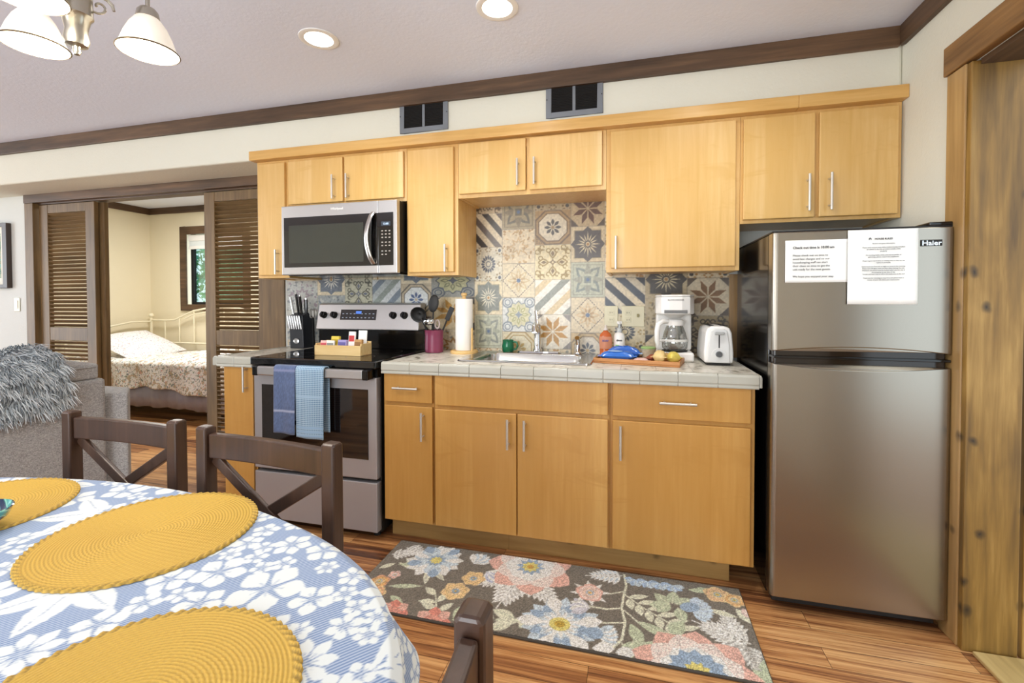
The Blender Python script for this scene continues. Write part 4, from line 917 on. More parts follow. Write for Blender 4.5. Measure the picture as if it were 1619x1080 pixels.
# knife block with knives
kb = thing('knife_block', 'black knife block with white steak knife slots on the small counter', 'knife block', (-2.005, -0.12, CT))
sl = 0.22
MB().prism([(-0.155, CT), (-0.165, CT + 0.215), (-0.105, CT + 0.235), (-0.055, CT + 0.20), (-0.055, CT)], -2.05, -1.945, 'YZ').build('block_body', plain('black_block', '23252a', 0.4), kb, bevel=0.004)
MB().lathe([(0.0001, 0), (0.016, 0), (0.017, 0.001)], (-1.998, -0.1595, CT + 0.05), 20, axis='Y', sx=1.3).build('badge', plain('badge_silver', 'c9c9c9', 0.3, 1.0), kb)
def knife(label, x, y, z, L, lean, white, name='steak_knife', group='knives in the block'):
    t = thing(name, label, 'knife', (x, y, z), group=group); dx, dy = lean
    d_ = Vector((dx, dy, 1)).normalized(); p = Vector((x, y, z))
    MB().tube([p, p + d_ * L * 0.5, p + d_ * L], 0.008, 8, rs=[0.009, 0.0105, 0.0095] if white else [0.011, 0.013, 0.012], flat=0.7).build('handle', M['knife_steel'] if white else M['black'], t)
    MB().tube([p + d_ * (L - 0.0005), p + d_ * (L + 0.010)], 0.0095, 8, flat=0.7).build('end_cap', M['knife_steel'], t)
for i in range(6):
    x = -2.042 + 0.0177 * i
    knife(('leftmost', 'second from left', 'third from left', 'third from right', 'second from right', 'rightmost')[i] + ' steel steak knife in the front row of the knife block', x, -0.1655, CT + 0.128, 0.078, (-0.10, -0.12), True, 'steak_knife', 'steak knives in the front row of the block')
for i, (x, y, L, lx) in enumerate(((-2.035, -0.135, 0.105, -0.16), (-2.008, -0.120, 0.135, -0.10), (-1.982, -0.125, 0.12, -0.06), (-1.955, -0.115, 0.10, 0.02))):
    knife(['leftmost large knife, steel ended, leaning left out of the knife block', 'tallest black-handled knife standing in the middle of the knife block', 'black-handled knife just right of the tallest one in the block', 'rightmost large knife at the range side of the knife block'][i], x, y, CT + 0.222, L, (lx, -0.06), i == 0, 'kitchen_knife', 'large knives in the block')
sc = thing('kitchen_scissors', 'dark handled kitchen shears standing at the right of the knife block', 'scissors', (-1.918, -0.09, CT))
mb = MB().bar((-1.916, -0.09, CT), (-1.921, -0.09, CT + 0.20), 0.016, 0.004); mb.build('blades', M['blackm'], sc)
for s_ in (-1, 1):
    cx_ = -1.9215 + 0.013 * s_; MB().tube([(cx_ + 0.012 * math.cos(a), -0.09, CT + 0.228 + 0.03 * math.sin(a)) for a in np.linspace(0, 2 * PI, 18)], 0.004, 8, caps=False).build('loop_handle', plain('steel_grip', '8b8780', 0.35, 0.6), sc)

# wooden tea box with packets on the cooktop
tb = thing('packet_box', 'pale wooden box of sweetener and creamer packets on the cooktop', 'box', (-1.452, -0.43, SZ)); a, b, c_, d_ = -1.600, -1.305, -0.49, -0.38
MB().box(a, b, c_, d_, SZ, SZ + 0.006).box(a, b, c_, c_ + 0.008, SZ + 0.006, SZ + 0.056).box(a, b, d_ - 0.008, d_, SZ + 0.006, SZ + 0.075).box(a, a + 0.008, c_ + 0.008, d_ - 0.008, SZ + 0.006, SZ + 0.066).box(b - 0.008, b, c_ + 0.008, d_ - 0.008, SZ + 0.006, SZ + 0.066).build('box_body', M['teabox'], tb, bevel=0.0015)
def packet(label, x, y, w_, h, dep, col, band, tilt=0.12, name='sweetener_packet'):
    t = thing(name, label, 'packet', (x, y, SZ + 0.0065), group='packets in the wooden box')
    m4 = Matrix.Translation((x, y, SZ + 0.0065)) @ Matrix.Rotation(-tilt, 4, 'X')
    xf(MB().box(-w_ / 2, w_ / 2, -dep / 2, dep / 2, 0.0, h), m4).build('wrapper', plain('pk_' + col, col, 0.55), t, bevel=0.003)
    if band: xf(MB().box(-w_ / 2 + 0.004, w_ / 2 - 0.004, -dep / 2 - 0.0006, -dep / 2 - 0.0001, h * 0.55, h * 0.82), m4).build('printed_band', plain('pkb_' + band, band, 0.55), t)
packet('pink sweetener packets at the left end of the wooden box', -1.567, -0.450, 0.045, 0.072, 0.02, 'e6b7b0', 'c9565f')
packet('yellow sweetener packets standing in the wooden box', -1.509, -0.430, 0.052, 0.096, 0.02, 'd9c24a', 'b39a1c')
packet('white sweetener packets in front of the yellow ones in the wooden box', -1.517, -0.464, 0.05, 0.074, 0.012, 'ecebe2', '8a8b86')
packet('lilac blue packets in the middle of the wooden box', -1.448, -0.450, 0.055, 0.078, 0.022, '9a92c4', '5f5a99')
packet('tall red and white coffee sachet standing in the wooden box', -1.397, -0.440, 0.042, 0.125, 0.012, 'efe9e6', 'c23b3b')
packet('brown sugar packets near the right end of the wooden box', -1.345, -0.452, 0.046, 0.082, 0.022, 'b78d57', '8a6336')
packet('tall white envelope sachets at the back right of the wooden box', -1.348, -0.412, 0.054, 0.13, 0.008, 'eef0ee', None)

# utensil crock
UX, UY = -1.022, -0.15
cr_ = thing('utensil_crock', 'burgundy glazed crock full of cooking utensils beside the range', 'crock', (UX, UY, CT))
MB().lathe([(0.0001, 0), (0.048, 0), (0.054, 0.004), (0.056, 0.05), (0.054, 0.10), (0.056, 0.128), (0.058, 0.134), (0.055, 0.136), (0.050, 0.132), (0.049, 0.10), (0.050, 0.02), (0.0001, 0.016)], (UX, UY, CT), 32).build('crock_body', M['crock'], cr_)
def utensil(name, label, base, top, r, mat, head):
    t = thing(name, label, 'utensil', (UX + base[0], UY + base[1], CT + 0.02), group='utensils in the burgundy crock')
    p = Vector((UX + base[0], UY + base[1], CT + 0.02)); q = Vector((UX + top[0], UY + top[1], CT + top[2]))
    MB().tube([p, p.lerp(q, 0.5), q], r, 8, rs=[r * 0.8, r, r * 0.8]).build('handle', mat, t)
    dn = (q - p).normalized(); head(t, q, dn)
def ladle_head(t, q, dn):
    c = q + dn * 0.03
    m4 = Matrix.Translation(c) @ Matrix.Rotation(math.atan2(dn.x, dn.z), 4, 'Y')
    o = xf(MB().lathe([(0.0001, -0.022), (0.026, -0.016), (0.044, 0.0), (0.050, 0.015)], (0, 0, 0), 20), m4 @ Matrix.Rotation(PI / 2 + 0.35, 4, 'X')).build('bowl', M['blackm'], t); o.modifiers.new('th', 'SOLIDIFY').thickness = 0.003
def spoon_head(t, q, dn):
    m4 = Matrix.Translation(q + dn * 0.05) @ Matrix.Rotation(math.atan2(dn.x, dn.z) + 0.15, 4, 'Y')
    mb = MB(); mb.ball((0, 0, 0), 0.034, 0.008, 0.055, 16); xf(mb, m4).build('bowl', M['blackm'], t)
def masher_head(t, q, dn):
    m4 = Matrix.Translation(q) @ dn.to_track_quat('Z', 'Y').to_matrix().to_4x4()
    mb = MB().lathe([(0.004, 0.0), (0.03, 0.012), (0.036, 0.026), (0.033, 0.036), (0.02, 0.04), (0.0001, 0.041)], (0, 0, 0), 24); xf(mb, m4).build('steel_head', M['chrome'], t)
def loop_head(t, q, dn):
    MB().tube([q + Vector((0.014 * math.cos(a), 0, 0.026 + 0.024 * math.sin(a))) for a in np.linspace(0, 2 * PI, 18)], 0.005, 8, caps=False).build('loop_handle', plain('grip_red', 'b7a6a2', 0.4), t)
def slim_head(t, q, dn):
    m4 = Matrix.Translation(q + dn * 0.03) @ Matrix.Rotation(math.atan2(dn.x, dn.z), 4, 'Y')
    xf(MB().box(-0.016, 0.016, -0.003, 0.003, -0.035, 0.05), m4).build('blade', M['blackm'], t, bevel=0.008)
utensil('ladle', 'black plastic ladle leaning left out of the burgundy crock', (0.01, 0, 0), (-0.075, -0.02, 0.205), 0.006, M['blackm'], ladle_head)
utensil('cooking_spoon', 'black cooking spoon rising highest from the burgundy crock', (-0.02, 0.01, 0), (-0.012, 0.015, 0.245), 0.006, M['blackm'], spoon_head)
utensil('potato_masher', 'shiny steel headed masher in the front of the burgundy crock', (0.0, -0.02, 0), (-0.012, -0.035, 0.165), 0.005, M['chrome'], masher_head)
utensil('can_opener', 'looped grey grip poking out at the right of the burgundy crock', (0.02, -0.01, 0), (0.03, -0.02, 0.145), 0.005, M['chrome'], loop_head)
utensil('turner', 'black turner leaning right towards the paper towel roll', (0.0, 0.012, 0), (0.085, 0.0, 0.20), 0.006, M['blackm'], slim_head)

# paper towel stand and roll
PX, PY = -0.835, -0.135
ph = thing('paper_towel_stand', 'round wooden paper towel stand left of the sink', 'paper towel holder', (PX, PY, CT))
MB().lathe([(0.0001, 0), (0.082, 0), (0.084, 0.006), (0.080, 0.017), (0.0001, 0.018)], (PX, PY, CT), 32).build('base', M['bamboo'], ph)
MB().lathe([(0.0001, 0.018), (0.011, 0.018), (0.011, 0.338), (0.017, 0.343), (0.017, 0.356), (0.0001, 0.36)], (PX, PY, CT), 16).build('post', M['bamboo'], ph)
MB().lathe([(0.0001, 0.018), (0.006, 0.018), (0.006, 0.150), (0.0001, 0.153)], (PX + 0.062, PY - 0.035, CT), 12).build('side_peg', M['bamboo'], ph)
pr_ = MB().lathe([(0.020, 0.0185), (0.050, 0.0185), (0.0515, 0.022), (0.0515, 0.318), (0.050, 0.322), (0.020, 0.322), (0.020, 0.0185)], (PX, PY, CT), 36)
tag(pr_.build('paper_towel_roll', plain('tissue', 'f4f3ef', 0.95, bump=0.15)), 'white paper towel roll standing on the wooden holder', 'paper towels')

# green mug
gm = thing('green_mug', 'small dark green glazed jug behind the sink', 'mug', (-0.578, -0.085, CT + 0.007))
MB().lathe([(0.0001, 0), (0.029, 0), (0.034, 0.006), (0.036, 0.035), (0.031, 0.062), (0.033, 0.072), (0.030, 0.072), (0.028, 0.06), (0.032, 0.035), (0.029, 0.008), (0.0001, 0.006)], (-0.578, -0.085, CT + 0.0082), 28).build('jug_body', M['green_gl'], gm)
MB().tube([(-0.548, -0.085, CT + 0.07), (-0.525, -0.085, CT + 0.066), (-0.519, -0.085, CT + 0.045), (-0.529, -0.085, CT + 0.026), (-0.545, -0.085, CT + 0.022)], 0.006, 10).build('handle', M['green_gl'], gm)

# dish soap and pump bottle
ds = thing('dish_soap_bottle', 'orange bottle of dish soap behind the blue package', 'bottle', (-0.008, -0.115, CT)); bx_, by_ = -0.008, -0.115
def oval(prof, c, sx, sy): 
    return MB().lathe(prof, c, 28, sx=sx, sy=sy)
oval([(0.0001, 0.0), (0.9, 0.0), (1.0, 0.006), (0.95, 0.03), (1.05, 0.07), (1.1, 0.10), (0.9, 0.125), (0.45, 0.14), (0.3, 0.146), (0.0001, 0.146)], (bx_, by_, CT), 0.033, 0.02).build('bottle_body', plain('orange_soap', 'c4622f', 0.12, coat=0.4), ds)
MB().lathe([(0.013, 0.1465), (0.013, 0.158), (0.006, 0.162), (0.006, 0.175), (0.0001, 0.176)], (bx_, by_, CT), 18).build('cap', plain('soap_cap', 'e2d8cf', 0.35), ds)
MB().lathe([(1.065, 0.045), (1.115, 0.08), (1.125, 0.10), (1.06, 0.112)], (bx_, by_, CT), 12, a0=-PI * 0.85, a1=-PI * 0.15, sx=0.0332, sy=0.0205).build('label', plain('soap_label', 'c98666', 0.5), ds)
text('label_lettering', 'SOAP', 0.014, (bx_, by_ - 0.0242, CT + 0.085), plain('label_blue', '4a4f92', 0.5), ds, align='CENTER', bold=0.0004)
pb = thing('soap_pump_bottle', 'white pump bottle of hand soap behind the blue package', 'bottle', (0.066, -0.095, CT)); bx_, by_ = 0.066, -0.095
MB().lathe([(0.0001, 0.0), (0.029, 0.0), (0.031, 0.004), (0.031, 0.11), (0.025, 0.128), (0.012, 0.136), (0.0001, 0.137)], (bx_, by_, CT), 28).build('bottle_body', M['white_pl'], pb)
MB().lathe([(0.015, 0.1372), (0.015, 0.158), (0.006, 0.16), (0.006, 0.18), (0.0001, 0.18)], (bx_, by_, CT), 18).build('pump_collar', plain('pump_grey', 'bfc4c4', 0.4), pb)
MB().box(bx_ - 0.013, bx_ + 0.013, by_ - 0.012, by_ + 0.012, CT + 0.1805, CT + 0.196).box(bx_ - 0.005, bx_ + 0.005, by_ - 0.04, by_ - 0.0125, CT + 0.184, CT + 0.193).build('pump_head', M['white_pl'], pb, bevel=0.003)
text('label_lettering', 'dawn', 0.015, (bx_, by_ - 0.0316, CT + 0.088), M['ink'], pb, align='CENTER', bold=0.0005)
MB().lathe([(0.0313, 0.04), (0.0313, 0.068)], (bx_, by_, CT), 8, a0=-PI * 0.72, a1=-PI * 0.52).build('label_leaf', plain('leafy_green', '6fae4f', 0.5), pb)

# tray with snacks
TY = Matrix.Translation((0.168, -0.335, CT)) @ Matrix.Rotation(-0.20, 4, 'Z')
ty = thing('serving_tray', 'wooden serving tray of snacks on the counter before the coffee maker', 'tray', (0.168, -0.335, CT))
tw, td = 0.205, 0.10
xf(MB().box(-tw, tw, -td, td, 0.0005, 0.008), TY).build('tray_base', M['tray'], ty, bevel=0.003)
for nm, q in (('long_rim', (-tw, tw, -td, -td + 0.009)), ('long_rim', (-tw, tw, td - 0.009, td)), ('end_rim', (-tw, -tw + 0.009, -td + 0.009, td - 0.009)), ('end_rim', (tw - 0.009, tw, -td + 0.009, td - 0.009))):
    xf(MB().box(*q, 0.008, 0.026), TY).build(nm, M['tray'], ty, bevel=0.003)
def pillow_pack(name, label, cat, c, sx, sy, sz, rz, mats, group=None, seed=1, rx=0.0, crimp=True):
    t = thing(name, label, cat, (c[0], c[1], c[2]), group=group); m4 = Matrix.Translation(c) @ Matrix.Rotation(rz, 4, 'Z') @ Matrix.Rotation(rx, 4, 'X'); n, m = 16, 12
    mb = MB(); rgn = random.Random(seed); wob = [rgn.uniform(-1, 1) for _ in range(40)]
    for s_ in (1, -1):
        vs = []
        for j in range(m + 1):
            for i in range(n + 1):
                u, v = i / n * 2 - 1, j / m * 2 - 1; h = (1 - abs(u) ** 3) ** 0.7 * (1 - abs(v) ** 3) ** 0.7
                vs.append((u * sx, v * sy, sz * (1 + s_ * h * (1 + 0.10 * wob[(i * 3 + j) % 40]) if s_ > 0 else 1 + s_ * h * 0.98)))
        mb.add(vs, [(j * (n + 1) + i, j * (n + 1) + i + 1, (j + 1) * (n + 1) + i + 1, (j + 1) * (n + 1) + i) for j in range(m) for i in range(n)], 0, True)
    xf(mb, m4).build('wrapper', mats[0], t)
    if crimp:
        for s_ in (-1, 1):
            cm_ = MB(); 
            cm_.box(s_ * sx - 0.010, s_ * sx + 0.010, -sy, sy, sz - 0.0012, sz + 0.0012); xf(cm_, m4).build('crimped_end', mats[-1], t)
    return t, m4
zt = CT + 0.0083; bp = plain('blue_wrapper', '2e6cc4', 0.25, 0, 0.15, 30, coat=0.4); bp2 = plain('light_blue_print', 'a9c7ea', 0.4)
def on_tray(x, y, z=zt): v = TY @ Vector((x, y, 0)); return (v.x, v.y, z)
t1, m1 = pillow_pack('cookie_package', 'shiny blue cookie package lying in front on the tray', 'snack package', on_tray(-0.100, -0.035), 0.085, 0.034, 0.026, 0.02, [bp, bp], 'blue packages on the tray', 3)
xf(MB().ball((-0.01, -0.01, 0.05), 0.038, 0.02, 0.003), m1).build('printed_emblem', bp2, t1)
t2, m2 = pillow_pack('cookie_package', 'second blue cookie package standing behind the first on the tray', 'snack package', on_tray(-0.085, 0.045), 0.085, 0.030, 0.034, -0.06, [plain('blue_wrapper_deep', '245fb8', 0.25, 0, 0.15, 30, coat=0.4), bp2], 'blue packages on the tray', 4)
jr = thing('snack_cup', 'clear snack cup with a green lid on the tray', 'cup', on_tray(0.035, 0.055)); c3 = Vector(on_tray(0.035, 0.055))
MB().lathe([(0.0001, 0.0), (0.026, 0.0), (0.033, 0.058), (0.0001, 0.058)], c3, 24).build('cup_body', plain('cup_contents', 'b9a98e', 0.35, 0, 0.5, 60), jr)
MB().lathe([(0.036, 0.0585), (0.037, 0.066), (0.034, 0.069), (0.0001, 0.069)], c3, 24).build('lid', plain('green_lid', '8fae6c', 0.4), jr)
SN = (('red-brown snack bar wrapper lying next to the green lidded cup', (0.075, -0.01), 0.034, 0.022, 0.018, 0.7, '8c4a35', 0.3), ('pale pink snack bag lying at the tray front', (0.02, -0.055), 0.036, 0.02, 0.012, 0.1, 'd7b0a4', 0.0),
      ('cream snack bag standing near the tray right end', (0.108, -0.05), 0.028, 0.026, 0.030, -0.3, 'd8bb7e', 0.4), ('yellow snack bag at the right end of the tray', (0.168, -0.035), 0.027, 0.024, 0.027, 0.5, 'd6c25c', 0.3), ('tan cracker packet behind the yellow snack bag', (0.12, 0.03), 0.034, 0.022, 0.02, 0.2, 'c79f63', 0.2))
for i, (lb, (x, y), sx, sy, sz, rz, col, rx) in enumerate(SN): pillow_pack('snack_bag', lb, 'snack package', on_tray(x, y, zt + (0.004 if rx else 0)), sx, sy, sz, rz, [plain('snack_' + col, col, 0.4, 0, 0.35, 50)], 'small snacks on the tray', i + 7, 0.0)

# coffee maker and carafe
cx0, cx1, cyf, cyb = 0.258, 0.436, -0.262, -0.062
cf = thing('coffee_maker', 'white drip coffee maker on the counter left of the toaster', 'coffee maker', ((cx0 + cx1) / 2, -0.2, CT))
wp = M['white_pl']; cxm = (cx0 + cx1) / 2
MB().box(cx0, cx1, cyf, cyb, CT + 0.0005, CT + 0.048).build('base', wp, cf, bevel=0.012, seg=3)
MB().box(cx0, cx1, -0.134, cyb, CT + 0.0485, CT + 0.24).build('water_tower', wp, cf, bevel=0.01, seg=3)
hp = [(cx0 - 0.004, cyb), (cx0 - 0.004, cyf + 0.055), (cx0 + 0.02, cyf + 0.012), (cxm - 0.03, cyf - 0.004), (cxm + 0.03, cyf - 0.004), (cx1 - 0.02, cyf + 0.012), (cx1 + 0.004, cyf + 0.055), (cx1 + 0.004, cyb)]
MB().prism(hp, CT + 0.2405, CT + 0.330, 'XY').build('brew_head', wp, cf, bevel=0.008, seg=3)
MB().prism([(x * 1.0, y) for x, y in hp], CT + 0.3305, CT + 0.340, 'XY').build('lid', wp, cf, bevel=0.004)
MB().lathe([(0.030, 0.222), (0.058, 0.2398), (0.0001, 0.2399)], (cxm, -0.197, CT), 28).build('filter_basket', plain('basket_grey', 'c9c9c6', 0.35), cf)
MB().lathe([(0.0001, 0.0487), (0.062, 0.0487), (0.064, 0.054), (0.0001, 0.0545)], (cxm, -0.197, CT), 32).build('warming_plate', M['blackm'], cf)
MB().box(cxm - 0.022, cxm + 0.012, cyf - 0.002, cyf - 0.0002, CT + 0.014, CT + 0.03).build('power_switch', M['blackm'], cf)
MB().box(cxm - 0.055, cxm + 0.055, cyf - 0.0042, cyf + 0.03, CT + 0.246, CT + 0.262).build('vent_band', plain('grey_band', '6f7070', 0.4), cf)
text('maker_lettering', 'BLACK+DECKER', 0.0105, (cxm, cyf - 0.0045, CT + 0.31), plain('grey_print', '8b8b8b', 0.5), cf, align='CENTER', bold=0.0003)
ca = thing('coffee_carafe', 'glass coffee carafe with white handle on the coffee maker', 'carafe', (cxm, -0.197, CT + 0.0546)); cz = CT + 0.0548
cg = MB().lathe([(0.0001, 0.0), (0.050, 0.0), (0.062, 0.012), (0.064, 0.045), (0.054, 0.09), (0.040, 0.125), (0.043, 0.14)], (cxm, -0.197, cz), 32).build('glass_jug', glass('carafe_glass', (0.86, 0.87, 0.85), 0.02, 0.6), ca)
MB().lathe([(0.045, 0.128), (0.047, 0.15), (0.040, 0.158), (0.0001, 0.16)], (cxm, -0.197, cz), 28).build('lid', wp, ca)
MB().lathe([(0.0645, 0.046), (0.0655, 0.054), (0.0645, 0.058)], (cxm, -0.197, cz), 28).build('band', plain('white_band', 'd8d8d4', 0.4), ca)
ha = Vector((-0.80, -0.6, 0)).normalized()
hp_ = [Vector((cxm, -0.197, cz)) + ha * r + Vector((0, 0, z)) for r, z in ((0.044, 0.148), (0.075, 0.150), (0.105, 0.135), (0.113, 0.10), (0.112, 0.05), (0.106, 0.03))]
MB().tube(hp_, 0.012, 10, rs=[0.011, 0.013, 0.014, 0.013, 0.012, 0.010]).tube([hp_[4], Vector((cxm, -0.197, cz + 0.052)) + ha * 0.065], 0.006, 8).build('handle', wp, ca)

# toaster (narrow end towards the room)
tx0, tx1, tyf, tyb = 0.470, 0.598, -0.36, -0.085
to = thing('toaster', 'white two-slice toaster between the coffee maker and refrigerator', 'toaster', ((tx0 + tx1) / 2, -0.22, CT)); txm = (tx0 + tx1) / 2
def tprof(k): return [(txm + (x - txm) * k, z) for x, z in ((tx0, CT + 0.012), (tx0 - 0.002, CT + 0.06), (tx0 + 0.006, CT + 0.155), (tx0 + 0.016, CT + 0.18), (tx0 + 0.04, CT + 0.188), (tx1 - 0.04, CT + 0.188), (tx1 - 0.016, CT + 0.18), (tx1 - 0.006, CT + 0.155), (tx1 + 0.002, CT + 0.06), (tx1, CT + 0.012))]
MB().prism(tprof(1), tyf + 0.012, tyb, 'XZ').build('housing', wp, to, bevel=0.010, seg=3)
ep = MB().prism([(txm + s_ * a, CT + z) for s_, a, z in ((-1, 0.048, 0.014), (-1, 0.046, 0.10), (-1, 0.036, 0.165), (-1, 0.02, 0.176), (1, 0.02, 0.176), (1, 0.036, 0.165), (1, 0.046, 0.10), (1, 0.048, 0.014))], tyf + 0.002, tyf + 0.0118, 'XZ').build('end_panel', plain('panel_white', 'dfe0df', 0.35), to, bevel=0.004)
MB().box(txm - 0.0025, txm + 0.0025, tyf + 0.0008, tyf + 0.0019, CT + 0.085, CT + 0.155).build('lever_slot', M['dark'], ep)
MB().box(txm - 0.022, txm + 0.022, tyf - 0.016, tyf + 0.0007, CT + 0.148, CT + 0.162).build('lever', plain('lever_grey', 'aeb0b0', 0.35), to, bevel=0.005)
MB().lathe([(0.0001, 0.014), (0.013, 0.014), (0.015, 0.0), (0.0001, 0.0)], (txm, tyf + 0.0018, CT + 0.055), 24, axis='Y').build('browning_dial', plain('dial_grey', '54575a', 0.35), to)
MB().lathe([(0.032, 0.0007), (0.034, 0.0)], (txm, tyf + 0.0018, CT + 0.05), 24, axis='Y', a0=0, a1=PI).build('dial_ring', wp, to)
for x in (txm - 0.026, txm + 0.026): MB().box(x - 0.011, x + 0.011, tyf + 0.06, tyb - 0.03, CT + 0.1885, CT + 0.1895).build('bread_slot', M['dark'], to)
MB().box(tx0 + 0.012, tx1 - 0.012, tyf + 0.02, tyb - 0.01, CT + 0.0005, CT + 0.0115).build('foot_base', M['blackm'], to)

# ================================================================== RUG
def rug():
    x0, x1, y0, y1 = -0.995, 0.574, -1.116, -0.615; Wd, Hd = x1 - x0, y1 - y0
    cv = Canvas(Wd, Hd, 0.0033, '756d61', 2)
    tp, wh, lb, bl, gy, pk, co, og, gn, yl, cr = '756d61', 'e9e7df', 'c3d0d8', '97abc0', 'bdb9b1', 'e8cabf', 'e0b0a0', 'e0c090', 'bcc4a6', 'dccd78', 'd9d8c0'
    R = random.Random(4)
    def Y(v): return Hd - v                       # motif positions are measured from the cabinet side
    def flower(x, v, r, n, tip, mid, core, ctr, w=0.9, rot=0.0, sq=1.0):
        y = Y(v)
        for lay, (rr, c) in enumerate(((1.0, tip), (0.82, mid), (0.55, core))):
            for k in range(n):
                a = rot + 2 * PI * k / n + (PI / n if lay == 1 and n > 6 else 0); q = rr * r * (0.93 + 0.14 * R.random()); cv.petal(x, y, a, 0.12 * r, q, 2 * PI * r / n * w * (0.62 if n > 9 else 0.78) * (0.95 - 0.12 * lay), c, 1.5 if n < 10 else 1.3)
        cv.star(x, y, 0.34 * r, 0.22 * r, 10, bl if core != bl else lb); cv.star(x, y, 0.21 * r, 0.15 * r, 9, ctr); cv.ell(x, y, 0.08 * r, 0.08 * r, 'c79b4a')
    def leaf(x, v, ang, L, w_, c, vein=None): 
        cv.petal(x, Y(v), ang, 0, L, w_, c, 0.9)
        if vein: cv.line([(x, Y(v)), (x + L * 0.85 * math.cos(ang), Y(v) + L * 0.85 * math.sin(ang))], 0.003, vein)
    def fern(x, v, ang, L, c, c2, n=7, spread=1.0):
        for i in range(n):
            for s_ in (-1, 1):
                t = (i + 0.5) / n; px, py = x + math.cos(ang) * L * t * 0.75, Y(v) + math.sin(ang) * L * t * 0.75; a = ang + s_ * spread * (1.05 - 0.5 * t); l = L * 0.5 * (1 - 0.55 * t)
                cv.petal(px, py, a, 0, l, l * 0.34, c, 0.9); cv.petal(px, py, a, l * 0.2, l * 0.8, l * 0.12, c2, 0.9)
        cv.line([(x, Y(v)), (x + math.cos(ang) * L, Y(v) + math.sin(ang) * L)], 0.006, c)
    def stem(pts, w_=0.008, c=cr): cv.line([(a, Y(b)) for a, b in pts], w_, c)
    # ferns and leaves beneath
    fern(0.66, 0.13, -1.75, 0.25, wh, gy, 8); fern(0.70, 0.17, -0.7, 0.2, wh, gy, 6); fern(0.62, 0.16, -2.5, 0.16, wh, gy, 6)
    fern(1.54, 0.33, 2.75, 0.20, wh, gy, 7); fern(1.50, 0.30, 1.7, 0.14, wh, gy, 6); fern(1.52, 0.34, -1.4, 0.14, gy, wh, 6)
    fern(1.09, 0.03, -2.9, 0.16, wh, lb, 6); fern(0.06, 0.06, -0.3, 0.14, wh, gy, 6); fern(0.02, 0.13, 0.3, 0.12, wh, gy, 5)
    for a in (0.02, 0.5, 2.6, 3.2): leaf(0.19 + 0.02 * a, 0.22 - 0.01 * a, a + 2.4, 0.12, 0.03, cr, gy)
    leaf(0.09, 0.20, 0.3, 0.13, 0.03, gn); leaf(0.02, 0.25, 0.8, 0.08, 0.03, cr); leaf(0.13, 0.355, 0.25, 0.15, 0.03, gn, cr); leaf(0.17, 0.41, -0.4, 0.08, 0.03, gn)
    # sprig
    stem([(0.42, 0.50), (0.39, 0.44), (0.35, 0.36), (0.31, 0.33)], 0.006)
    for (x, v, a) in ((0.39, 0.44, 2.9), (0.37, 0.40, 3.3), (0.35, 0.36, 2.6), (0.40, 0.45, 1.0), (0.375, 0.40, 1.3), (0.42, 0.50, 2.9)): leaf(x, v, a, 0.075, 0.034, cr)
    leaf(0.47, 0.47, 1.2, 0.1, 0.05, gn); leaf(0.47, 0.48, 0.4, 0.12, 0.05, gn)
    # vine with leaves
    stem([(1.10, 0.02), (1.11, 0.10), (1.10, 0.18), (1.095, 0.25), (1.11, 0.33), (1.10, 0.42), (1.06, 0.49)], 0.010)
    stem([(1.095, 0.25), (1.04, 0.27), (0.97, 0.27)], 0.009); stem([(1.11, 0.33), (1.04, 0.35), (0.98, 0.36)], 0.008); stem([(1.10, 0.14), (1.05, 0.17), (0.99, 0.185)], 0.007); stem([(1.10, 0.44), (1.13, 0.49)], 0.008)
    stem([(1.105, 0.16), (1.17, 0.22), (1.24, 0.27), (1.31, 0.32)], 0.007); stem([(1.105, 0.26), (1.17, 0.33), (1.26, 0.37)], 0.007)
    for i in range(6):
        t = i / 5; x, v = 1.12 + 0.18 * t, 0.175 + 0.14 * t; leaf(x, v, 0.35, 0.085, 0.03, cr); leaf(x, v + 0.01, -1.35, 0.065, 0.035, cr)
    leaf(1.15, 0.31, -0.45, 0.17, 0.045, gn, cr); leaf(1.13, 0.33, -1.2, 0.12, 0.05, gn)
    for x, v, a in ((1.14, 0.40, -0.9), (1.17, 0.42, -0.2), (1.14, 0.42, -1.9), (1.2, 0.46, -0.4)): leaf(x, v, a, 0.11, 0.055, gn, cr)
    for x, v, a in ((1.30, 0.17, 0.6), (1.29, 0.17, 1.4), (1.28, 0.18, 2.3), (1.28, 0.18, 3.4), (1.31, 0.19, -1.4), (1.28, 0.17, -2.2)): leaf(x, v, a, 0.085, 0.05, gn, cr)
    leaf(1.42, 0.17, -0.2, 0.11, 0.03, cr); leaf(1.40, 0.035, -0.3, 0.1, 0.04, gn); leaf(1.36, 0.06, 0.1, 0.1, 0.03, gn); leaf(1.53, 0.14, -1.0, 0.10, 0.05, cr); leaf(1.54, 0.44, 0.2, 0.1, 0.08, gn); leaf(1.52, 0.45, -0.8, 0.1, 0.06, gn); leaf(1.27, 0.35, 1.0, 0.10, 0.06, gn); leaf(1.22, 0.33, -1.0, 0.10, 0.05, gn)
    for x, v, a in ((0.60, 0.49, 1.6), (0.62, 0.49, 0.6), (0.59, 0.47, 2.4), (0.63, 0.44, 0.2), (0.70, 0.41, 2.9), (0.73, 0.46, 1.2)): leaf(x, v, a, 0.10, 0.05, cr, gn)
    for x, v, a in ((1.0, 0.49, 0.2), (1.02, 0.50, 0.9), (0.96, 0.49, 2.8), (1.08, 0.49, 0.3)): leaf(x, v, a, 0.08, 0.05, wh)
    stem([(0.67, 0.43), (0.75, 0.43)], 0.006); stem([(0.54, 0.10), (0.60, 0.05)], 0.006)
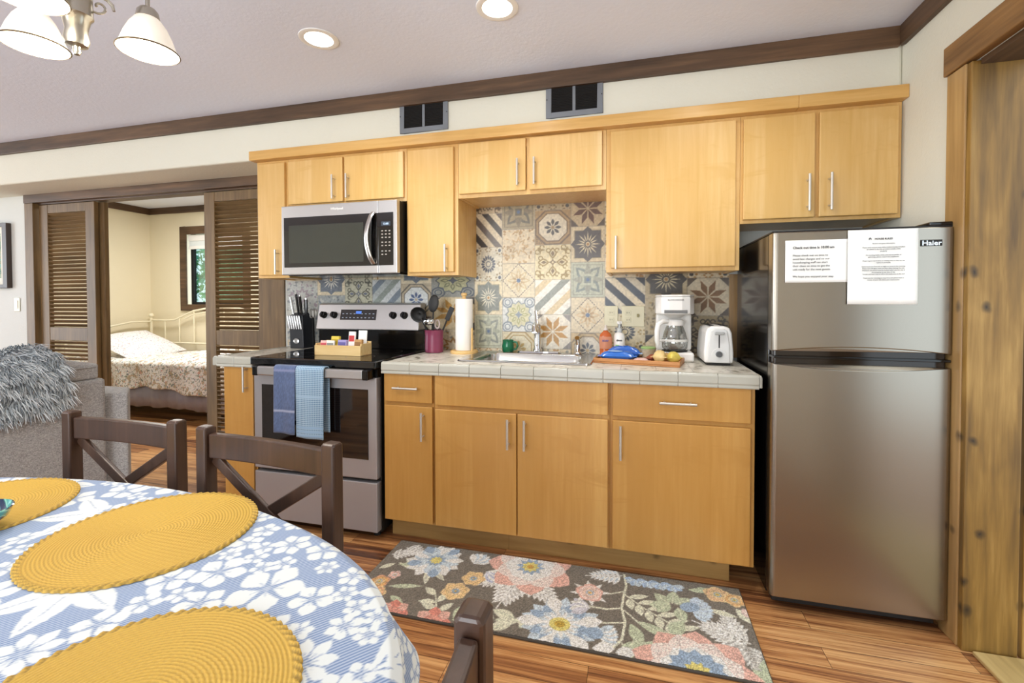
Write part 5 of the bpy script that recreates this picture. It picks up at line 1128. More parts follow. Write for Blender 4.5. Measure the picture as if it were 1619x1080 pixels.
    # fan blossoms
    for cx, v, a0, c, r in ((0.425, 0.11, 1.2, lb, 0.10), (0.50, 0.15, -0.5, 'b9bed2', 0.10)):
        for k in range(7): cv.petal(cx, Y(v), a0 + (k - 3) * 0.24, 0.0, r * (1 - 0.04 * abs(k - 3)), 0.034, c if k % 2 else wh, 1.4)
    # flowers
    flower(0.247, 0.125, 0.135, 12, wh, lb, 'c9d6dc', yl, 1.3, 0.2); 
    for a in (1.0, 2.3, 3.6, 5.0): cv.petal(0.247, Y(0.125), a, 0.06, 0.135, 0.05, bl, 1.3)
    for a in (0.2, 1.5, 2.9, 4.2, 5.6): cv.petal(0.247, Y(0.125), a, 0.04, 0.12, 0.035, wh, 1.2)
    cv.star(0.247, Y(0.125), 0.05, 0.035, 10, bl); cv.star(0.247, Y(0.125), 0.032, 0.022, 9, yl)
    flower(0.685, 0.065, 0.20, 7, co, 'ead6cc', wh, yl, 0.95, -0.45)
    flower(1.345, 0.515, 0.21, 9, co, 'ead6cc', wh, yl, 1.15, 0.1)
    cv.star(1.345, Y(0.505), 0.10, 0.08, 12, bl); cv.star(1.345, Y(0.51), 0.05, 0.035, 10, yl)
    flower(0.872, 0.40, 0.155, 13, lb, bl, 'c7d2d8', yl, 1.2, 0.1)
    for a in (0.35, 1.9, 3.2, 4.4, 5.5): cv.petal(0.872, Y(0.40), a, 0.05, 0.165, 0.06, wh, 1.3)
    for k in range(14): cv.petal(0.872, Y(0.40), k * PI / 7, 0.03, 0.075, 0.018, wh)
    cv.ell(0.872, Y(0.40), 0.04, 0.036, yl); cv.ell(0.872, Y(0.40), 0.02, 0.018, 'b99a3a')
    for k in range(8): cv.petal(1.0, Y(0.415), -0.5 + k * 0.17, 0.01, 0.09, 0.03, lb if k % 2 else wh, 1.4)
    cv.ell(1.0, Y(0.415), 0.035, 0.03, bl)
    for k in range(5): cv.petal(0.975, Y(0.28), 2.6 + k * 0.28, 0, 0.085, 0.04, wh if k % 2 else 'c9c8cf', 1.2)
    flower(0.42, 0.315, 0.062, 6, og, 'e0bd85', og, '8fa0a4', 1.0, 0.4); flower(0.463, 0.215, 0.055, 6, og, 'e0bd85', og, '8fa0a4', 1.0, 0.1)
    flower(0.075, 0.335, 0.045, 5, 'd9a37f', 'd9a868', og, yl, 1.0, 0.6); flower(0.10, 0.405, 0.045, 5, og, 'd9a87f', og, yl, 1.0, 0.1); flower(0.115, 0.275, 0.03, 5, pk, co, pk, og)
    for k in range(8): cv.petal(0.965, Y(0.184), k * PI / 4 + 0.2, 0, 0.085, 0.03, wh)
    flower(0.965, 0.184, 0.06, 5, co, pk, 'e2c3b0', og, 1.0, 0.4)
    for k in range(9): cv.petal(1.36, Y(0.18), -1.0 + k * 0.27, 0.0, 0.085, 0.04, lb if k % 2 else 'c3d2e2', 1.4)
    cv.ell(1.355, Y(0.175), 0.04, 0.028, bl, 0.5)
    for x in (1.15, 1.2, 1.25, 1.30):
        for k in range(6): cv.petal(x, Y(0.045), -PI + k * 0.6, 0, 0.05, 0.03, lb if k % 2 else 'a9bed6', 1.3)
    flower(1.475, 0.065, 0.055, 5, og, 'e3b98f', og, yl, 1.0, 0.3); flower(1.535, 0.085, 0.045, 5, og, 'dfae72', og, yl, 1.0, 0.9); leaf(1.555, 0.13, -1.2, 0.07, 0.04, pk)
    for cx, v, r in ((0.225, 0.495, 0.07), (0.40, 0.505, 0.08)):
        for k in range(7): cv.petal(cx, Y(v), k * 2 * PI / 7, 0, r, 0.05, co if k % 2 else 'd88a78', 1.4)
        cv.ell(cx, Y(v), r * 0.5, r * 0.4, 'd79684')
    a = cv.done(); rn = np.random.RandomState(1); n = rn.rand(*a.shape[:2])[..., None]; a = np.clip(a * (0.76 + 0.46 * n), 0, 1)
    ny, nx = a.shape[:2]; xs = np.linspace(x0, x1, nx); ys = np.linspace(y0, y1, ny); P = np.empty((ny, nx, 3)); P[..., 0] = xs; P[..., 1] = ys[:, None]; P[..., 2] = 0.0105 + 0.0018 * rn.rand(ny, nx)
    t = thing('floral_rug', 'brown floral runner rug with blue and coral flowers by the sink cabinets', 'rug', ((x0 + x1) / 2, (y0 + y1) / 2, 0))
    grid_mesh('pile', P, a, attr_mat('rug_pile', 1.0, 0.15, 0.5, 400, 0.2), t)
    MB().box(x0 - 0.004, x1 + 0.004, y0 - 0.004, y1 + 0.004, 0.0005, 0.0098).build('backing', plain('rug_backing', '4d4740', 0.95), t, bevel=0.003)
rug()

# ================================================================== DINING TABLE AND CLOTH
TCX, TCY, TA, TB, TZ = -1.05, -2.33, 0.93, 0.50, 0.76
tt = thing('dining_table', 'oval dining table under the blue floral cloth', 'table', (TCX, TCY, 0))
el = [(TCX + (TA - 0.006) * math.cos(a), TCY + (TB - 0.006) * math.sin(a)) for a in np.linspace(0, 2 * PI, 97)[:-1]]
MB().prism(el, TZ - 0.034, TZ - 0.003, 'XY').build('tabletop', M['chairwood'], tt, bevel=0.006)
MB().prism([(TCX + 0.5 * math.cos(a), TCY + 0.1 * math.sin(a)) for a in np.linspace(0, 2 * PI, 49)[:-1]], TZ - 0.11, TZ - 0.0345, 'XY').build('apron', M['chairwood'], tt)
for sx in (-1, 1):
    for sy in (-1, 1):
        MB().tube([(TCX + sx * 0.30, TCY + sy * 0.045, TZ - 0.1105), (TCX + sx * 0.31, TCY + sy * 0.05, 0.4), (TCX + sx * 0.33, TCY + sy * 0.10, 0.0)], 0.035, 8, rs=[0.04, 0.034, 0.025]).build('leg', M['chairwood'], tt)
def cloth():
    ov = 0.255; xs = np.concatenate([np.linspace(TCX - TA - ov, -1.62, 60), np.arange(-1.615, TCX + TA + ov, 0.0024)]); ys = np.concatenate([np.linspace(TCY - TB - ov, -2.52, 40), np.arange(-2.515, TCY + TB + ov, 0.0024)])
    cv = Canvas(2.4, 1.5, 0.0022, '000000', 2); X0, Y0 = TCX - 1.2, TCY - 0.75; R = random.Random(23)
    W1, V = 'ffffff', '404040'
    def blossom(x, y, r, n, rot=0):
        for k in range(n): cv.petal(x, y, rot + k * 2 * PI / n, 0.1 * r, r, r * 3.6 / n, W1, 1.35)
        for k in range(n): cv.line([(x + 0.12 * r * math.cos(rot + k * 2 * PI / n), y + 0.12 * r * math.sin(rot + k * 2 * PI / n)), (x + 0.4 * r * math.cos(rot + k * 2 * PI / n), y + 0.4 * r * math.sin(rot + k * 2 * PI / n))], 0.0022, 'a0a0a0')
        cv.ell(x, y, 0.10 * r, 0.10 * r, '909090')
    def bleaf(x, y, a, L, w_):
        cv.petal(x, y, a, 0, L, w_, W1, 0.85); 
        for i in range(14): t = 0.08 + 0.8 * i / 14; cv.line([(x + L * t * math.cos(a), y + L * t * math.sin(a)), (x + L * (t + 0.03) * math.cos(a), y + L * (t + 0.03) * math.sin(a))], 0.002, V)
    def frond(x, y, a, L, n=7):
        for i in range(n):
            for s_ in (-1, 1):
                t = i / n; cv.petal(x + L * t * math.cos(a) * 0.8, y + L * t * math.sin(a) * 0.8, a + s_ * (0.75 - 0.3 * t), 0, L * (0.55 - 0.28 * t), L * 0.085, W1, 0.8)
        cv.petal(x, y, a, 0, L, L * 0.07, W1)
    pts = []
    for tries in range(16000):
        x, y = R.uniform(0.02, 2.38), R.uniform(0.02, 1.48); r = R.choice((0.115, 0.09, 0.09, 0.06, 0.045)) if tries < 500 else R.choice((0.042, 0.034, 0.026, 0.02))
        if all(math.hypot(x - a, y - b) > (r + c) * 0.86 for a, b, c in pts): pts.append((x, y, r))
    for x, y, r in pts:
        a = R.uniform(0, 2 * PI)
        if r >= 0.08:
            k = R.random()
            if k < 0.5:
                for j in range(3): bleaf(x - 0.3 * r * math.cos(a + 1.1), y - 0.3 * r * math.sin(a + 1.1), a + j * 0.95, r * 1.35, r * 0.56)
                blossom(x - 0.45 * r * math.cos(a + 1.1), y - 0.45 * r * math.sin(a + 1.1), r * 0.48, 6, a)
            elif k < 0.85: frond(x - r * math.cos(a), y - r * math.sin(a), a, r * 2.1, 8)
            else: blossom(x, y, r * 0.9, 9, a)
        elif r >= 0.045: blossom(x, y, r * 1.05, R.choice((5, 5, 8)), a)
        else: blossom(x, y, r * 1.12, R.choice((5, 5, 6)), a)
    a = cv.done()[..., :1]
    X, Y = np.meshgrid(xs, ys); ex, ey = (X - TCX) / TA, (Y - TCY) / TB; rho = np.sqrt(ex ** 2 + ey ** 2) + 1e-9
    EX, EY = TCX + (X - TCX) / rho, TCY + (Y - TCY) / rho; e = np.hypot(X - EX, Y - EY) * (rho > 1)
    th = np.arctan2(ey, ex); nx_, ny_ = (EX - TCX) / TA ** 2, (EY - TCY) / TB ** 2; nl = np.hypot(nx_, ny_); nx_, ny_ = nx_ / nl, ny_ / nl
    ecl = np.minimum(e, ov)
    # one tall pleat at the far right corner of the cloth, gentler waves elsewhere
    fold = 0.40 + 0.34 * np.sin(th * 9 + 0.6) * np.clip(1.2 - 0.0 * th, 0, 1)
    g = np.exp(-((th - 0.68) / 0.16) ** 2); fold = fold * (1 - g) + 0.92 * g
    prof = lambda d_: 0.012 * np.minimum(1, d_ / 0.02) + 0.105 * (d_ / ov) ** 1.15 * fold
    out = prof(ecl); slope = np.clip(1 - 0.28 * fold, 0.5, 1); drop = np.where(ecl < 0.02, ecl * 0.55, 0.011 + (ecl - 0.02) * slope)
    ins = rho <= 1
    P = np.empty(X.shape + (3,)); P[..., 0] = np.where(ins, X, EX + nx_ * out); P[..., 1] = np.where(ins, Y, EY + ny_ * out); P[..., 2] = TZ + 0.0008 - np.where(ins, 0, drop)
    P[..., 2] += np.where(ins, 0.0004 * np.sin(X * 23) * np.sin(Y * 31), 0)
    Cc = np.repeat(sample(a, (X - X0) / 2.4, (Y - Y0) / 1.5), 3, axis=2)
    kq = e[:-1, :-1] < ov; kq |= e[1:, 1:] < ov
    t = NT('tablecloth_weave'); at = t.n('Attribute', attribute_name='Col'); sp_ = t.n('SeparateColor'); t.l(at.outputs['Color'], sp_.inputs[0])
    wv = t.n('TexWave', wave_type='BANDS', bands_direction='X', Scale=62.0, Distortion=0.0); t.l(t.coord((1, 1, 0.0), rot=(0, 0, 0.72)), wv.inputs['Vector'])
    stripe = t.ramp(wv.outputs['Fac'], [(0.3, '748cb2'), (0.7, 'adbbd0')])
    t.color(t.mix(sp_.outputs[0], stripe, srgb('e0e6e5'))); t.set(rough=0.75); t.bump(t.noise(t.coord(), 900, 2), 0.15, 0.0006)
    o = grid_mesh('tablecloth', P, Cc, t.m, keep=kq); OFF[o.name] = (0, 0, 0)
    tag(o, 'blue tablecloth with white flowers and leaves draped over the oval table', 'tablecloth'); return o
cloth()
# woven placemats
def placemat_mesh(name, parent, cx, cy, r, z):
    na, nr = 360, 150; rr = np.linspace(0.0015, r, nr); th = np.linspace(0, 2 * PI, na + 1); Rm, T = np.meshgrid(rr, th)
    spiral = Rm / 0.0056 - T / (2 * PI); h = 0.0030 + 0.0014 * np.abs(np.sin(PI * spiral)) + 0.0005 * np.sin(T * np.maximum(6, np.round(Rm / 0.0016)))
    edge = np.clip((Rm - (r - 0.012)) / 0.004, 0, 1); br = 0.0048 + 0.0013 * np.sin(T * 78 + (Rm - r) * 500); h = h * (1 - edge) + br * edge
    h = np.where(Rm > r - 0.0012, 0.0006, h); rad = Rm + np.where(Rm > r - 0.006, 0.0010 * np.sin(T * 78), 0)
    P = np.stack([cx + rad * np.cos(T), cy + rad * np.sin(T), z + h], -1)
    f = 0.9 + 0.1 * np.abs(np.sin(PI * spiral)); base = np.array((0.84, 0.68, 0.28)); C_ = base[None, None] * (f * (1 - 0.22 * edge * (np.sin(T * 78 + (Rm - r) * 500) < -0.2)))[..., None]
    return grid_mesh(name, P, np.clip(C_, 0, 1), M['mat'], parent)
M['mat'] = attr_mat('woven_straw', 0.65, 0.1, 0.2, 600)
for lb, x, y in (('round yellow placemat in the middle of the three, at the far side of the table', -0.795, -2.015), ('round yellow placemat cut by the left frame edge, beside the teal bowl', -1.29, -2.05), ('round yellow placemat nearest the camera at the right end of the table', -0.41, -2.345)):
    t = thing('placemat', lb, 'placemat', (x, y, TZ + 0.001), group='woven yellow placemats'); placemat_mesh('woven_disc', t, x, y, 0.190, TZ + 0.0012)
# little glazed bowl on the left mat
gb = thing('glazed_bowl', 'small teal and navy striped bowl at the left edge of the table', 'bowl', (-1.135, -2.115, TZ + 0.007)); zz = TZ + 0.0075
def bowl_mat():
    t = NT('teal_stripe_glaze'); w_ = t.n('TexWave', wave_type='BANDS', bands_direction='DIAGONAL', Scale=14.0, Distortion=3.0); t.l(t.coord(), w_.inputs['Vector'])
    t.color(t.ramp(w_.outputs['Fac'], [(0.25, '1d3352'), (0.45, '2c6d78'), (0.6, '8fd0b6'), (0.9, '3f9a92')])); t.set(rough=0.1, coat=0.6); return t.m
MB().lathe([(0.0001, 0.0), (0.025, 0.0), (0.03, 0.004), (0.056, 0.024), (0.064, 0.042), (0.0615, 0.043), (0.053, 0.027), (0.026, 0.008), (0.0001, 0.006)], (-1.135, -2.115, zz), 36).build('bowl_body', bowl_mat(), gb)

# ================================================================== CHAIRS
def make_chair(name, label, loc, rz):
    """local frame: back plane at y = 0, seat towards -y, width along x"""
    t = thing(name, label, 'chair', loc, rz, group='dark cross-back chairs at the table'); w_ = 0.208; H = 0.90; cw = M['chairwood']
    for s_ in (-1, 1):
        x = s_ * w_
        mb = MB(); prof = [(-0.020, 0.0), (0.016, 0.0), (0.020, 0.45), (0.018, H - 0.006), (0.013, H), (-0.012, H), (-0.017, H - 0.006), (-0.018, 0.45)]
        mb.prism(prof, x - 0.018, x + 0.018, 'YZ'); mb.build('back_post', cw, t, world=False, bevel=0.005)
        MB().tube([(x * 0.93, -0.40, 0.43), (x * 0.93, -0.405, 0.2), (x * 0.93, -0.41, 0.0)], 0.02, 8, rs=[0.024, 0.021, 0.016]).build('leg', cw, t, world=False)
    # gently curved top rail
    rl = MB(); n = 12
    def yb(u): return 0.002 + 0.010 * (1 - (2 * u - 1) ** 2)
    vs = []
    for i in range(n + 1):
        u = i / n; x = -w_ + 0.02 + (2 * w_ - 0.04) * u; y = yb(u); vs += [(x, y - 0.011, H - 0.082), (x, y + 0.011, H - 0.082), (x, y + 0.011, H - 0.018), (x, y - 0.011, H - 0.018)]
    rl.add(vs, [(4 * i + k, 4 * i + (k + 1) % 4, 4 * i + 4 + (k + 1) % 4, 4 * i + 4 + k) for i in range(n) for k in range(4)] + [(0, 1, 2, 3), tuple(4 * n + k for k in (3, 2, 1, 0))]); rl.build('top_rail', cw, t, world=False, bevel=0.004)
    MB().box(-w_ + 0.0205, w_ - 0.0205, -0.008, 0.014, 0.535, 0.58).build('lower_rail', cw, t, world=False, bevel=0.004)
    for s_ in (-1, 1):
        MB().bar((-s_ * (w_ - 0.022), 0.004 + 0.002 * s_, 0.58), (s_ * (w_ - 0.022), 0.012 + 0.004 * s_, H - 0.084), 0.030, 0.016 if s_ > 0 else 0.012, up=(0, 1, 0)).build('cross_brace', cw, t, world=False, bevel=0.003)
    MB().prism([(-w_ - 0.005, -0.43), (w_ + 0.005, -0.43), (w_ - 0.025, -0.028), (-w_ + 0.025, -0.028)], 0.43, 0.455, 'XY').build('seat', cw, t, world=False, bevel=0.008)
    MB().box(-w_ * 0.9, w_ * 0.9, -0.40, -0.03, 0.385, 0.4295).build('seat_frame', cw, t, world=False, bevel=0.003)
    MB().box(-w_ * 0.93 + 0.018, w_ * 0.93 - 0.018, -0.408, -0.388, 0.16, 0.19).build('stretcher', cw, t, world=False, bevel=0.003)
    return t
ch = make_chair('dining_chair', 'dark cross-back chair standing in front of the grey sofa', (-1.288, -1.722, 0), -0.02)
dup(ch, (-0.742, -1.772, 0), 'dark cross-back chair standing in front of the range', -0.10)
dup(ch, (-0.022, -2.462, 0), 'dark cross-back chair at the right end of the table in front of the rug', -PI / 2)

# ================================================================== SOFA AND THROW
M['sofa'] = None
def tweed():
    t = NT('grey_tweed'); v = t.coord(); f = t.noise(v, 260, 3, 0.7); g = t.noise(t.coord((1, 1, 2.5)), 90, 3)
    t.color(t.ramp(t.math('ADD', t.math('MULTIPLY', f, 0.6), t.math('MULTIPLY', g, 0.4)), [(0.35, '777574'), (0.5, '9d9b99'), (0.65, 'c0beba')])); t.set(rough=0.95, sheen=0.2); t.bump(f, 0.5, 0.003); return t.m
M['sofa'] = tweed(); SX = -2.726
so = thing('sofa', 'grey tweed sofa with its back to the kitchen and a fur throw on it', 'sofa', (-3.1, -1.7, 0))
MB().box(SX - 0.20, SX, -2.66, -0.80, 0.06, 0.800).build('back_frame', M['sofa'], so, bevel=0.02, seg=3)
MB().prism([(SX - 0.064, -0.7995), (-2.70, -0.705), (-2.87, -0.575), (-3.55, -0.575), (-3.55, -0.7995)], 0.06, 0.700, 'XY').build('armrest', M['sofa'], so, bevel=0.014, seg=3)
MB().box(-3.55, SX - 0.03, -2.88, -2.661, 0.06, 0.700).build('armrest', M['sofa'], so, bevel=0.02, seg=3)
MB().box(-3.55, SX - 0.201, -2.66, -0.80, 0.06, 0.30).build('seat_base', M['sofa'], so, bevel=0.02, seg=3)
for a in (-2.655, -1.735): MB().box(-3.58, SX - 0.26, a, a + 0.915, 0.301, 0.47).build('seat_cushion', M['sofa'], so, bevel=0.04, seg=4)
for a in (-2.64, -1.735):
    cu_ = MB().box(SX - 0.29, SX - 0.008, a, a + 0.905, 0.8005, 0.885).build('back_cushion', M['sofa'], so, bevel=0.03, seg=4)
    bm_ = bmesh.new(); bm_.from_mesh(cu_.data); bmesh.ops.subdivide_edges(bm_, edges=bm_.edges[:], cuts=5, use_grid_fill=True); off_ = Vector(OFF['sofa'])
    for v in bm_.verts:
        p = v.co + off_
        if p.z > 0.88: u = (p.y - a) / 0.905; q = (p.x - SX + 0.29) / 0.282; v.co.z += 0.06 * max(0, math.sin(PI * min(1, max(0, u)))) ** 0.5 * max(0, math.sin(PI * min(1, max(0, q)))) ** 0.6
    bm_.to_mesh(cu_.data); bm_.free()
    MB().tube([(SX - 0.030, a + 0.02, 0.868), (SX - 0.006, a + 0.02, 0.868), (SX - 0.006, a + 0.885, 0.868), (SX - 0.030, a + 0.885, 0.868)], 0.004, 8).build('piping', M['sofa'], cu_)
for x in (-3.48, SX - 0.12):
    for y in (-0.86, -2.78): MB().box(x - 0.03, x + 0.03, y - 0.03, y + 0.03, 0.0, 0.0595).build('leg', M['chairwood'], so)
def throw():
    t = thing('fur_throw', 'shaggy grey fur throw draped over the sofa back', 'throw blanket', (SX, -1.6, 0.8)); R = np.random.RandomState(3)
    y0, y1 = -2.35, -1.02
    def surf(u, v):   # v: 0 front hem .. 1 behind the cushion; u runs along the sofa back, 1 = far end
        y = y0 + (y1 - y0) * u; hem = 0.62 + 0.055 * u + 0.012 * math.sin(u * 17) - 0.05 * max(0, 0.7 - u); b_ = 0.022 * math.sin(u * 13 + 1.0)
        pts = [(SX + 0.016, hem), (SX + 0.020, 0.72), (SX + 0.020, 0.79), (SX + 0.022, 0.86), (SX - 0.004, 0.918 + b_ * 0.5), (SX - 0.07, 0.962 + b_), (SX - 0.16, 0.975 + b_), (SX - 0.26, 0.945), (SX - 0.315, 0.86)]
        f = v * (len(pts) - 1); i = min(int(f), len(pts) - 2); q = f - i; return Vector((pts[i][0] * (1 - q) + pts[i + 1][0] * q + 0.006 * math.sin(u * 23) * (v < 0.2), y + 0.07 * max(0, 0.5 - v) * u + 0.02 * math.sin(v * 5) * (u > 0.5), pts[i][1] * (1 - q) + pts[i + 1][1] * q))
    nu, nv = 90, 42; P = np.array([[surf(i / nu, j / nv) for i in range(nu + 1)] for j in range(nv + 1)])
    fm = NT('grey_fur'); f = fm.noise(fm.coord(), 14, 4, 0.6); fm.color(fm.ramp(f, [(0.35, '7b8186'), (0.5, 'a3a9ad'), (0.66, 'cfd4d7')])); fm.set(rough=0.9, sheen=0.3)
    grid_mesh('hide', P, None, fm.m, t)
    ls = [plain('fur_pale', 'd3d9dc', 0.85), plain('fur_mid', 'a9b2b7', 0.85), plain('fur_dark', '79828a', 0.85)]
    N = 15000; V_ = np.empty((N, 6, 3)); mi = np.empty(N, int)
    for k in range(N):
        u, v = R.rand(), R.rand() ** 0.9 * 0.97; p = np.array(surf(u, v)); e_ = 0.01
        du = np.array(surf(min(1, u + e_), v)) - np.array(surf(max(0, u - e_), v)); dv = np.array(surf(u, min(1, v + e_))) - np.array(surf(u, max(0, v - e_))); nn = np.cross(du, dv); nn /= np.linalg.norm(nn) + 1e-9; dv /= np.linalg.norm(dv) + 1e-9; du /= np.linalg.norm(du) + 1e-9
        clump = math.sin(u * 40 + 3 * math.sin(v * 22)) * 0.8
        d_ = nn * R.uniform(0.3, 0.7) - dv * R.uniform(0.5, 1.0) + du * (clump + R.uniform(-0.5, 0.5)); d_ /= np.linalg.norm(d_); L = R.uniform(0.03, 0.06); s_ = np.cross(d_, nn); s_ /= np.linalg.norm(s_) + 1e-9; w_ = 0.0024
        m1_ = p + d_ * L * 0.55; tip = p + d_ * L + np.array((0, 0, -L * 0.3))
        V_[k] = [p - s_ * w_, p + s_ * w_, m1_ - s_ * w_ * 0.9, m1_ + s_ * w_ * 0.9, tip - s_ * w_ * 0.3, tip + s_ * w_ * 0.3]; mi[k] = 0 if clump + R.uniform(-1, 1) > 0.35 else (1 if R.rand() < 0.7 else 2)
    mb = MB(); mb.v = [tuple(p) for p in V_.reshape(-1, 3)]
    for k in range(N):
        o = 6 * k; mb.f += [(o, o + 1, o + 3, o + 2), (o + 2, o + 3, o + 5, o + 4)]; mb.mi += [int(mi[k])] * 2; mb.sm += [True] * 2
    me = bpy.data.meshes.new('fur'); me.from_pydata([tuple(Vector(p) - Vector(OFF[t.name])) for p in mb.v], [], mb.f)
    for m in ls: me.materials.append(m)
    me.polygons.foreach_set('material_index', mb.mi); me.update(); o = bpy.data.objects.new('fur', me); COL.objects.link(o); o.parent = t; o['kind'] = 'stuff'
throw()

# ================================================================== BED
def speckle(name, base, dots, scale=45, th=0.42):
    t = NT(name); v = t.coord(); c = srgb(base)
    c = tuple(c)
    for i, (col, sc_, thr) in enumerate(dots):
        f = t.noise(t.coord((1, 1, 1), rot=(i, i * 2.1, i * 0.7)), sc_, 2, 0.5, 0.4); m_ = t.ramp(f, [(thr, (0, 0, 0)), (thr + 0.03, (1, 1, 1))]); c = t.mix(m_, c, srgb(col))
    t.color(c); t.set(rough=0.9); t.bump(t.noise(v, 30, 3), 0.3, 0.01); return t.m
bedx0, bedx1, bedy0, bedy1 = -5.90, -3.60, 0.93, 1.84
bd_ = thing('daybed', 'cream metal daybed with grey valance in the bedroom', 'bed', ((bedx0 + bedx1) / 2, 1.4, 0))
def post(x, y, h, ball=True):
    mb = MB().tube([(x, y, 0.0), (x, y, h)], 0.016, 12)
    if ball: mb.ball((x, y, h + 0.028), 0.03, 0.03, 0.03)
    mb.build('bed_post', M['white_metal'], bd_)
yk = 1.855
for x in (bedx0, bedx1 + 0.02): post(x, yk, 1.02); post(x, bedy0 - 0.01, 0.90)
top = [(bedx0, 0.99), (-5.66, 0.985), (-5.50, 0.995), (-5.36, 1.05), (-5.20, 1.11), (-5.0, 1.14), (-4.75, 1.155), (-4.5, 1.14), (-4.3, 1.11), (-4.14, 1.05), (-4.0, 0.995), (-3.84, 0.985), (bedx1 + 0.02, 0.99)]
MB().tube([(x, yk, z) for x, z in top], 0.012, 10).build('back_rail', M['white_metal'], bd_)
MB().tube([(x, yk, z - 0.045) for x, z in top[3:10]], 0.008, 10).build('inner_rail', M['white_metal'], bd_)
MB().tube([(bedx0, yk, 0.70), (bedx1 + 0.02, yk, 0.70)], 0.012, 10).build('lower_rail', M['white_metal'], bd_)
for x in np.arange(bedx0 + 0.23, bedx1 - 0.1, 0.235):
    zt_ = np.interp(x, [p[0] for p in top], [p[1] for p in top]); MB().tube([(x, yk, 0.70), (x, yk, zt_)], 0.008, 8).build('spindle', M['white_metal'], bd_)
for x in (bedx0, bedx1 + 0.02):
    MB().tube([(x, yk, 0.97), (x, 1.6, 0.97), (x, 1.2, 0.90), (x, bedy0 - 0.01, 0.84)], 0.011, 10).build('end_rail', M['white_metal'], bd_)
    MB().tube([(x, yk, 0.22), (x, bedy0 - 0.01, 0.22)], 0.012, 8).build('end_bar', M['white_metal'], bd_)
MB().box(bedx0 + 0.03, bedx1, bedy0 + 0.02, bedy1 - 0.01, 0.20, 0.33).build('box_base', plain('grey_ticking', '8e8f9a', 0.9), bd_, bevel=0.02)
v_ = MB(); n = 90; vs = []
for i in range(n + 1):
    x = bedx0 + 0.03 + (bedx1 - bedx0 - 0.03) * i / n; yy = bedy0 - 0.004 + 0.007 * math.sin(i * 1.4) + 0.004 * math.sin(i * 0.47); zb = 0.135 - 0.10 * (max(0, i / n - 0.72) ** 0.8) + 0.006 * math.sin(i * 0.6); vs += [(x, bedy0 + 0.018, 0.37), (x, yy, 0.33), (x, yy - 0.006, 0.24), (x, yy - 0.002, zb)]
v_.add(vs, [(4 * i + k, 4 * i + k + 1, 4 * i + 5 + k, 4 * i + 4 + k) for i in range(n) for k in range(3)], 0, True); vv = v_.build('valance', plain('grey_satin', '9898a6', 0.45, 0, 0.1, 20, bump=0.1), bd_); vv.modifiers.new('th', 'SOLIDIFY').thickness = 0.004
MB().box(bedx0 + 0.03, bedx1, bedy0 + 0.025, bedy1 - 0.01, 0.3305, 0.56).build('mattress', plain('mattress_white', 'e9e6e2', 0.9), bd_, bevel=0.05, seg=4)
floral = speckle('floral_quilt', 'f1eeea', [('c9b59a', 26, 0.56), ('9aa39a', 40, 0.60), ('d9a99b', 34, 0.63), ('707888', 55, 0.63), ('8d9a78', 48, 0.64)])
def comforter():
    nx, ny = 120, 46; P = np.zeros((ny + 1, nx + 1, 3)); R = np.random.RandomState(8)
    for i in range(nx + 1):
        u = i / nx; x = bedx0 + 0.035 + (bedx1 - bedx0 - 0.045) * u; hem = 0.345 + 0.02 * math.sin(u * 14) - 0.06 * u * u + 0.01 * math.sin(u * 41)
        hump = 0.10 * math.exp(-((x + 4.15) / 0.45) ** 2)
        for j in range(ny + 1):
            v = j / ny
            if v < 0.42:
                q = v / 0.42; z = hem + (0.585 - hem) * q; y = bedy0 - 0.028 + 0.02 * math.sin(u * 30 + q) * (1 - q) - 0.03 * (1 - q) * u
            else:
                q = (v - 0.42) / 0.58; y = bedy0 - 0.028 + (bedy1 - 0.03 - bedy0) * q; z = 0.585 + 0.03 * min(1, q * 7) ** 0.5 + hump * math.sin(PI * min(1, q * 1.1)) + 0.006 * math.sin(u * 60 + q * 9) * math.sin(q * 12)
            P[j, i] = (x, y, z)
    o = grid_mesh('floral_comforter', P, None, floral); OFF[o.name] = (0, 0, 0); o.modifiers.new('th', 'SOLIDIFY').thickness = 0.012; o.modifiers['th'].offset = -1
    tag(o, 'floral quilted comforter spread over the daybed', 'comforter')
comforter()
pl_t, pl_m = pillow_pack('bed_pillow', 'floral white pillow propped at the left end of the daybed', 'pillow', (-5.46, 1.36, 0.665), 0.30, 0.36, 0.07, 0.15, [speckle('floral_pillowcase', 'eeebea', [('b9a9b9', 60, 0.62), ('8a8f9a', 75, 0.64), ('c9a6a6', 66, 0.65)])], None, 5, 0.0, False)
for o in pl_t.children: o.data.transform(Matrix.Rotation(0.42, 4, 'Y'))

# ================================================================== PICTURE
pf = thing('framed_picture', 'dark framed picture with green landscape at the left wall edge', 'picture', (-5.3, 0, 1.6)); a, b, z0, z1 = -5.62, -4.985, 1.345, 1.895
MB().box(a, a + 0.05, -0.036, -0.0005, z0, z1).box(b - 0.05, b, -0.036, -0.0005, z0, z1).box(a + 0.05, b - 0.05, -0.036, -0.0005, z0, z0 + 0.03).box(a + 0.05, b - 0.05, -0.036, -0.0005, z1 - 0.03, z1).build('frame', plain('frame_brown', '40342e', 0.4), pf, bevel=0.003)
MB().box(a + 0.05, b - 0.05, -0.018, -0.0005, z0 + 0.03, z1 - 0.03).build('mat_board', plain('mat_board', 'e9e7da', 0.8), pf)
def art():
    t = NT('green_landscape'); f = t.noise(t.coord((1, 1, 1.6)), 9, 5, 0.6, 1.2); t.color(t.ramp(f, [(0.3, '20423a'), (0.45, '3f7d5a'), (0.52, 'a9a07a'), (0.6, '57a08c'), (0.72, 'c9d6c4')])); t.set(rough=0.5); return t.m
MB().box(a + 0.12, b - 0.105, -0.0195, -0.0182, z0 + 0.085, z1 - 0.085).build('artwork', art(), pf)

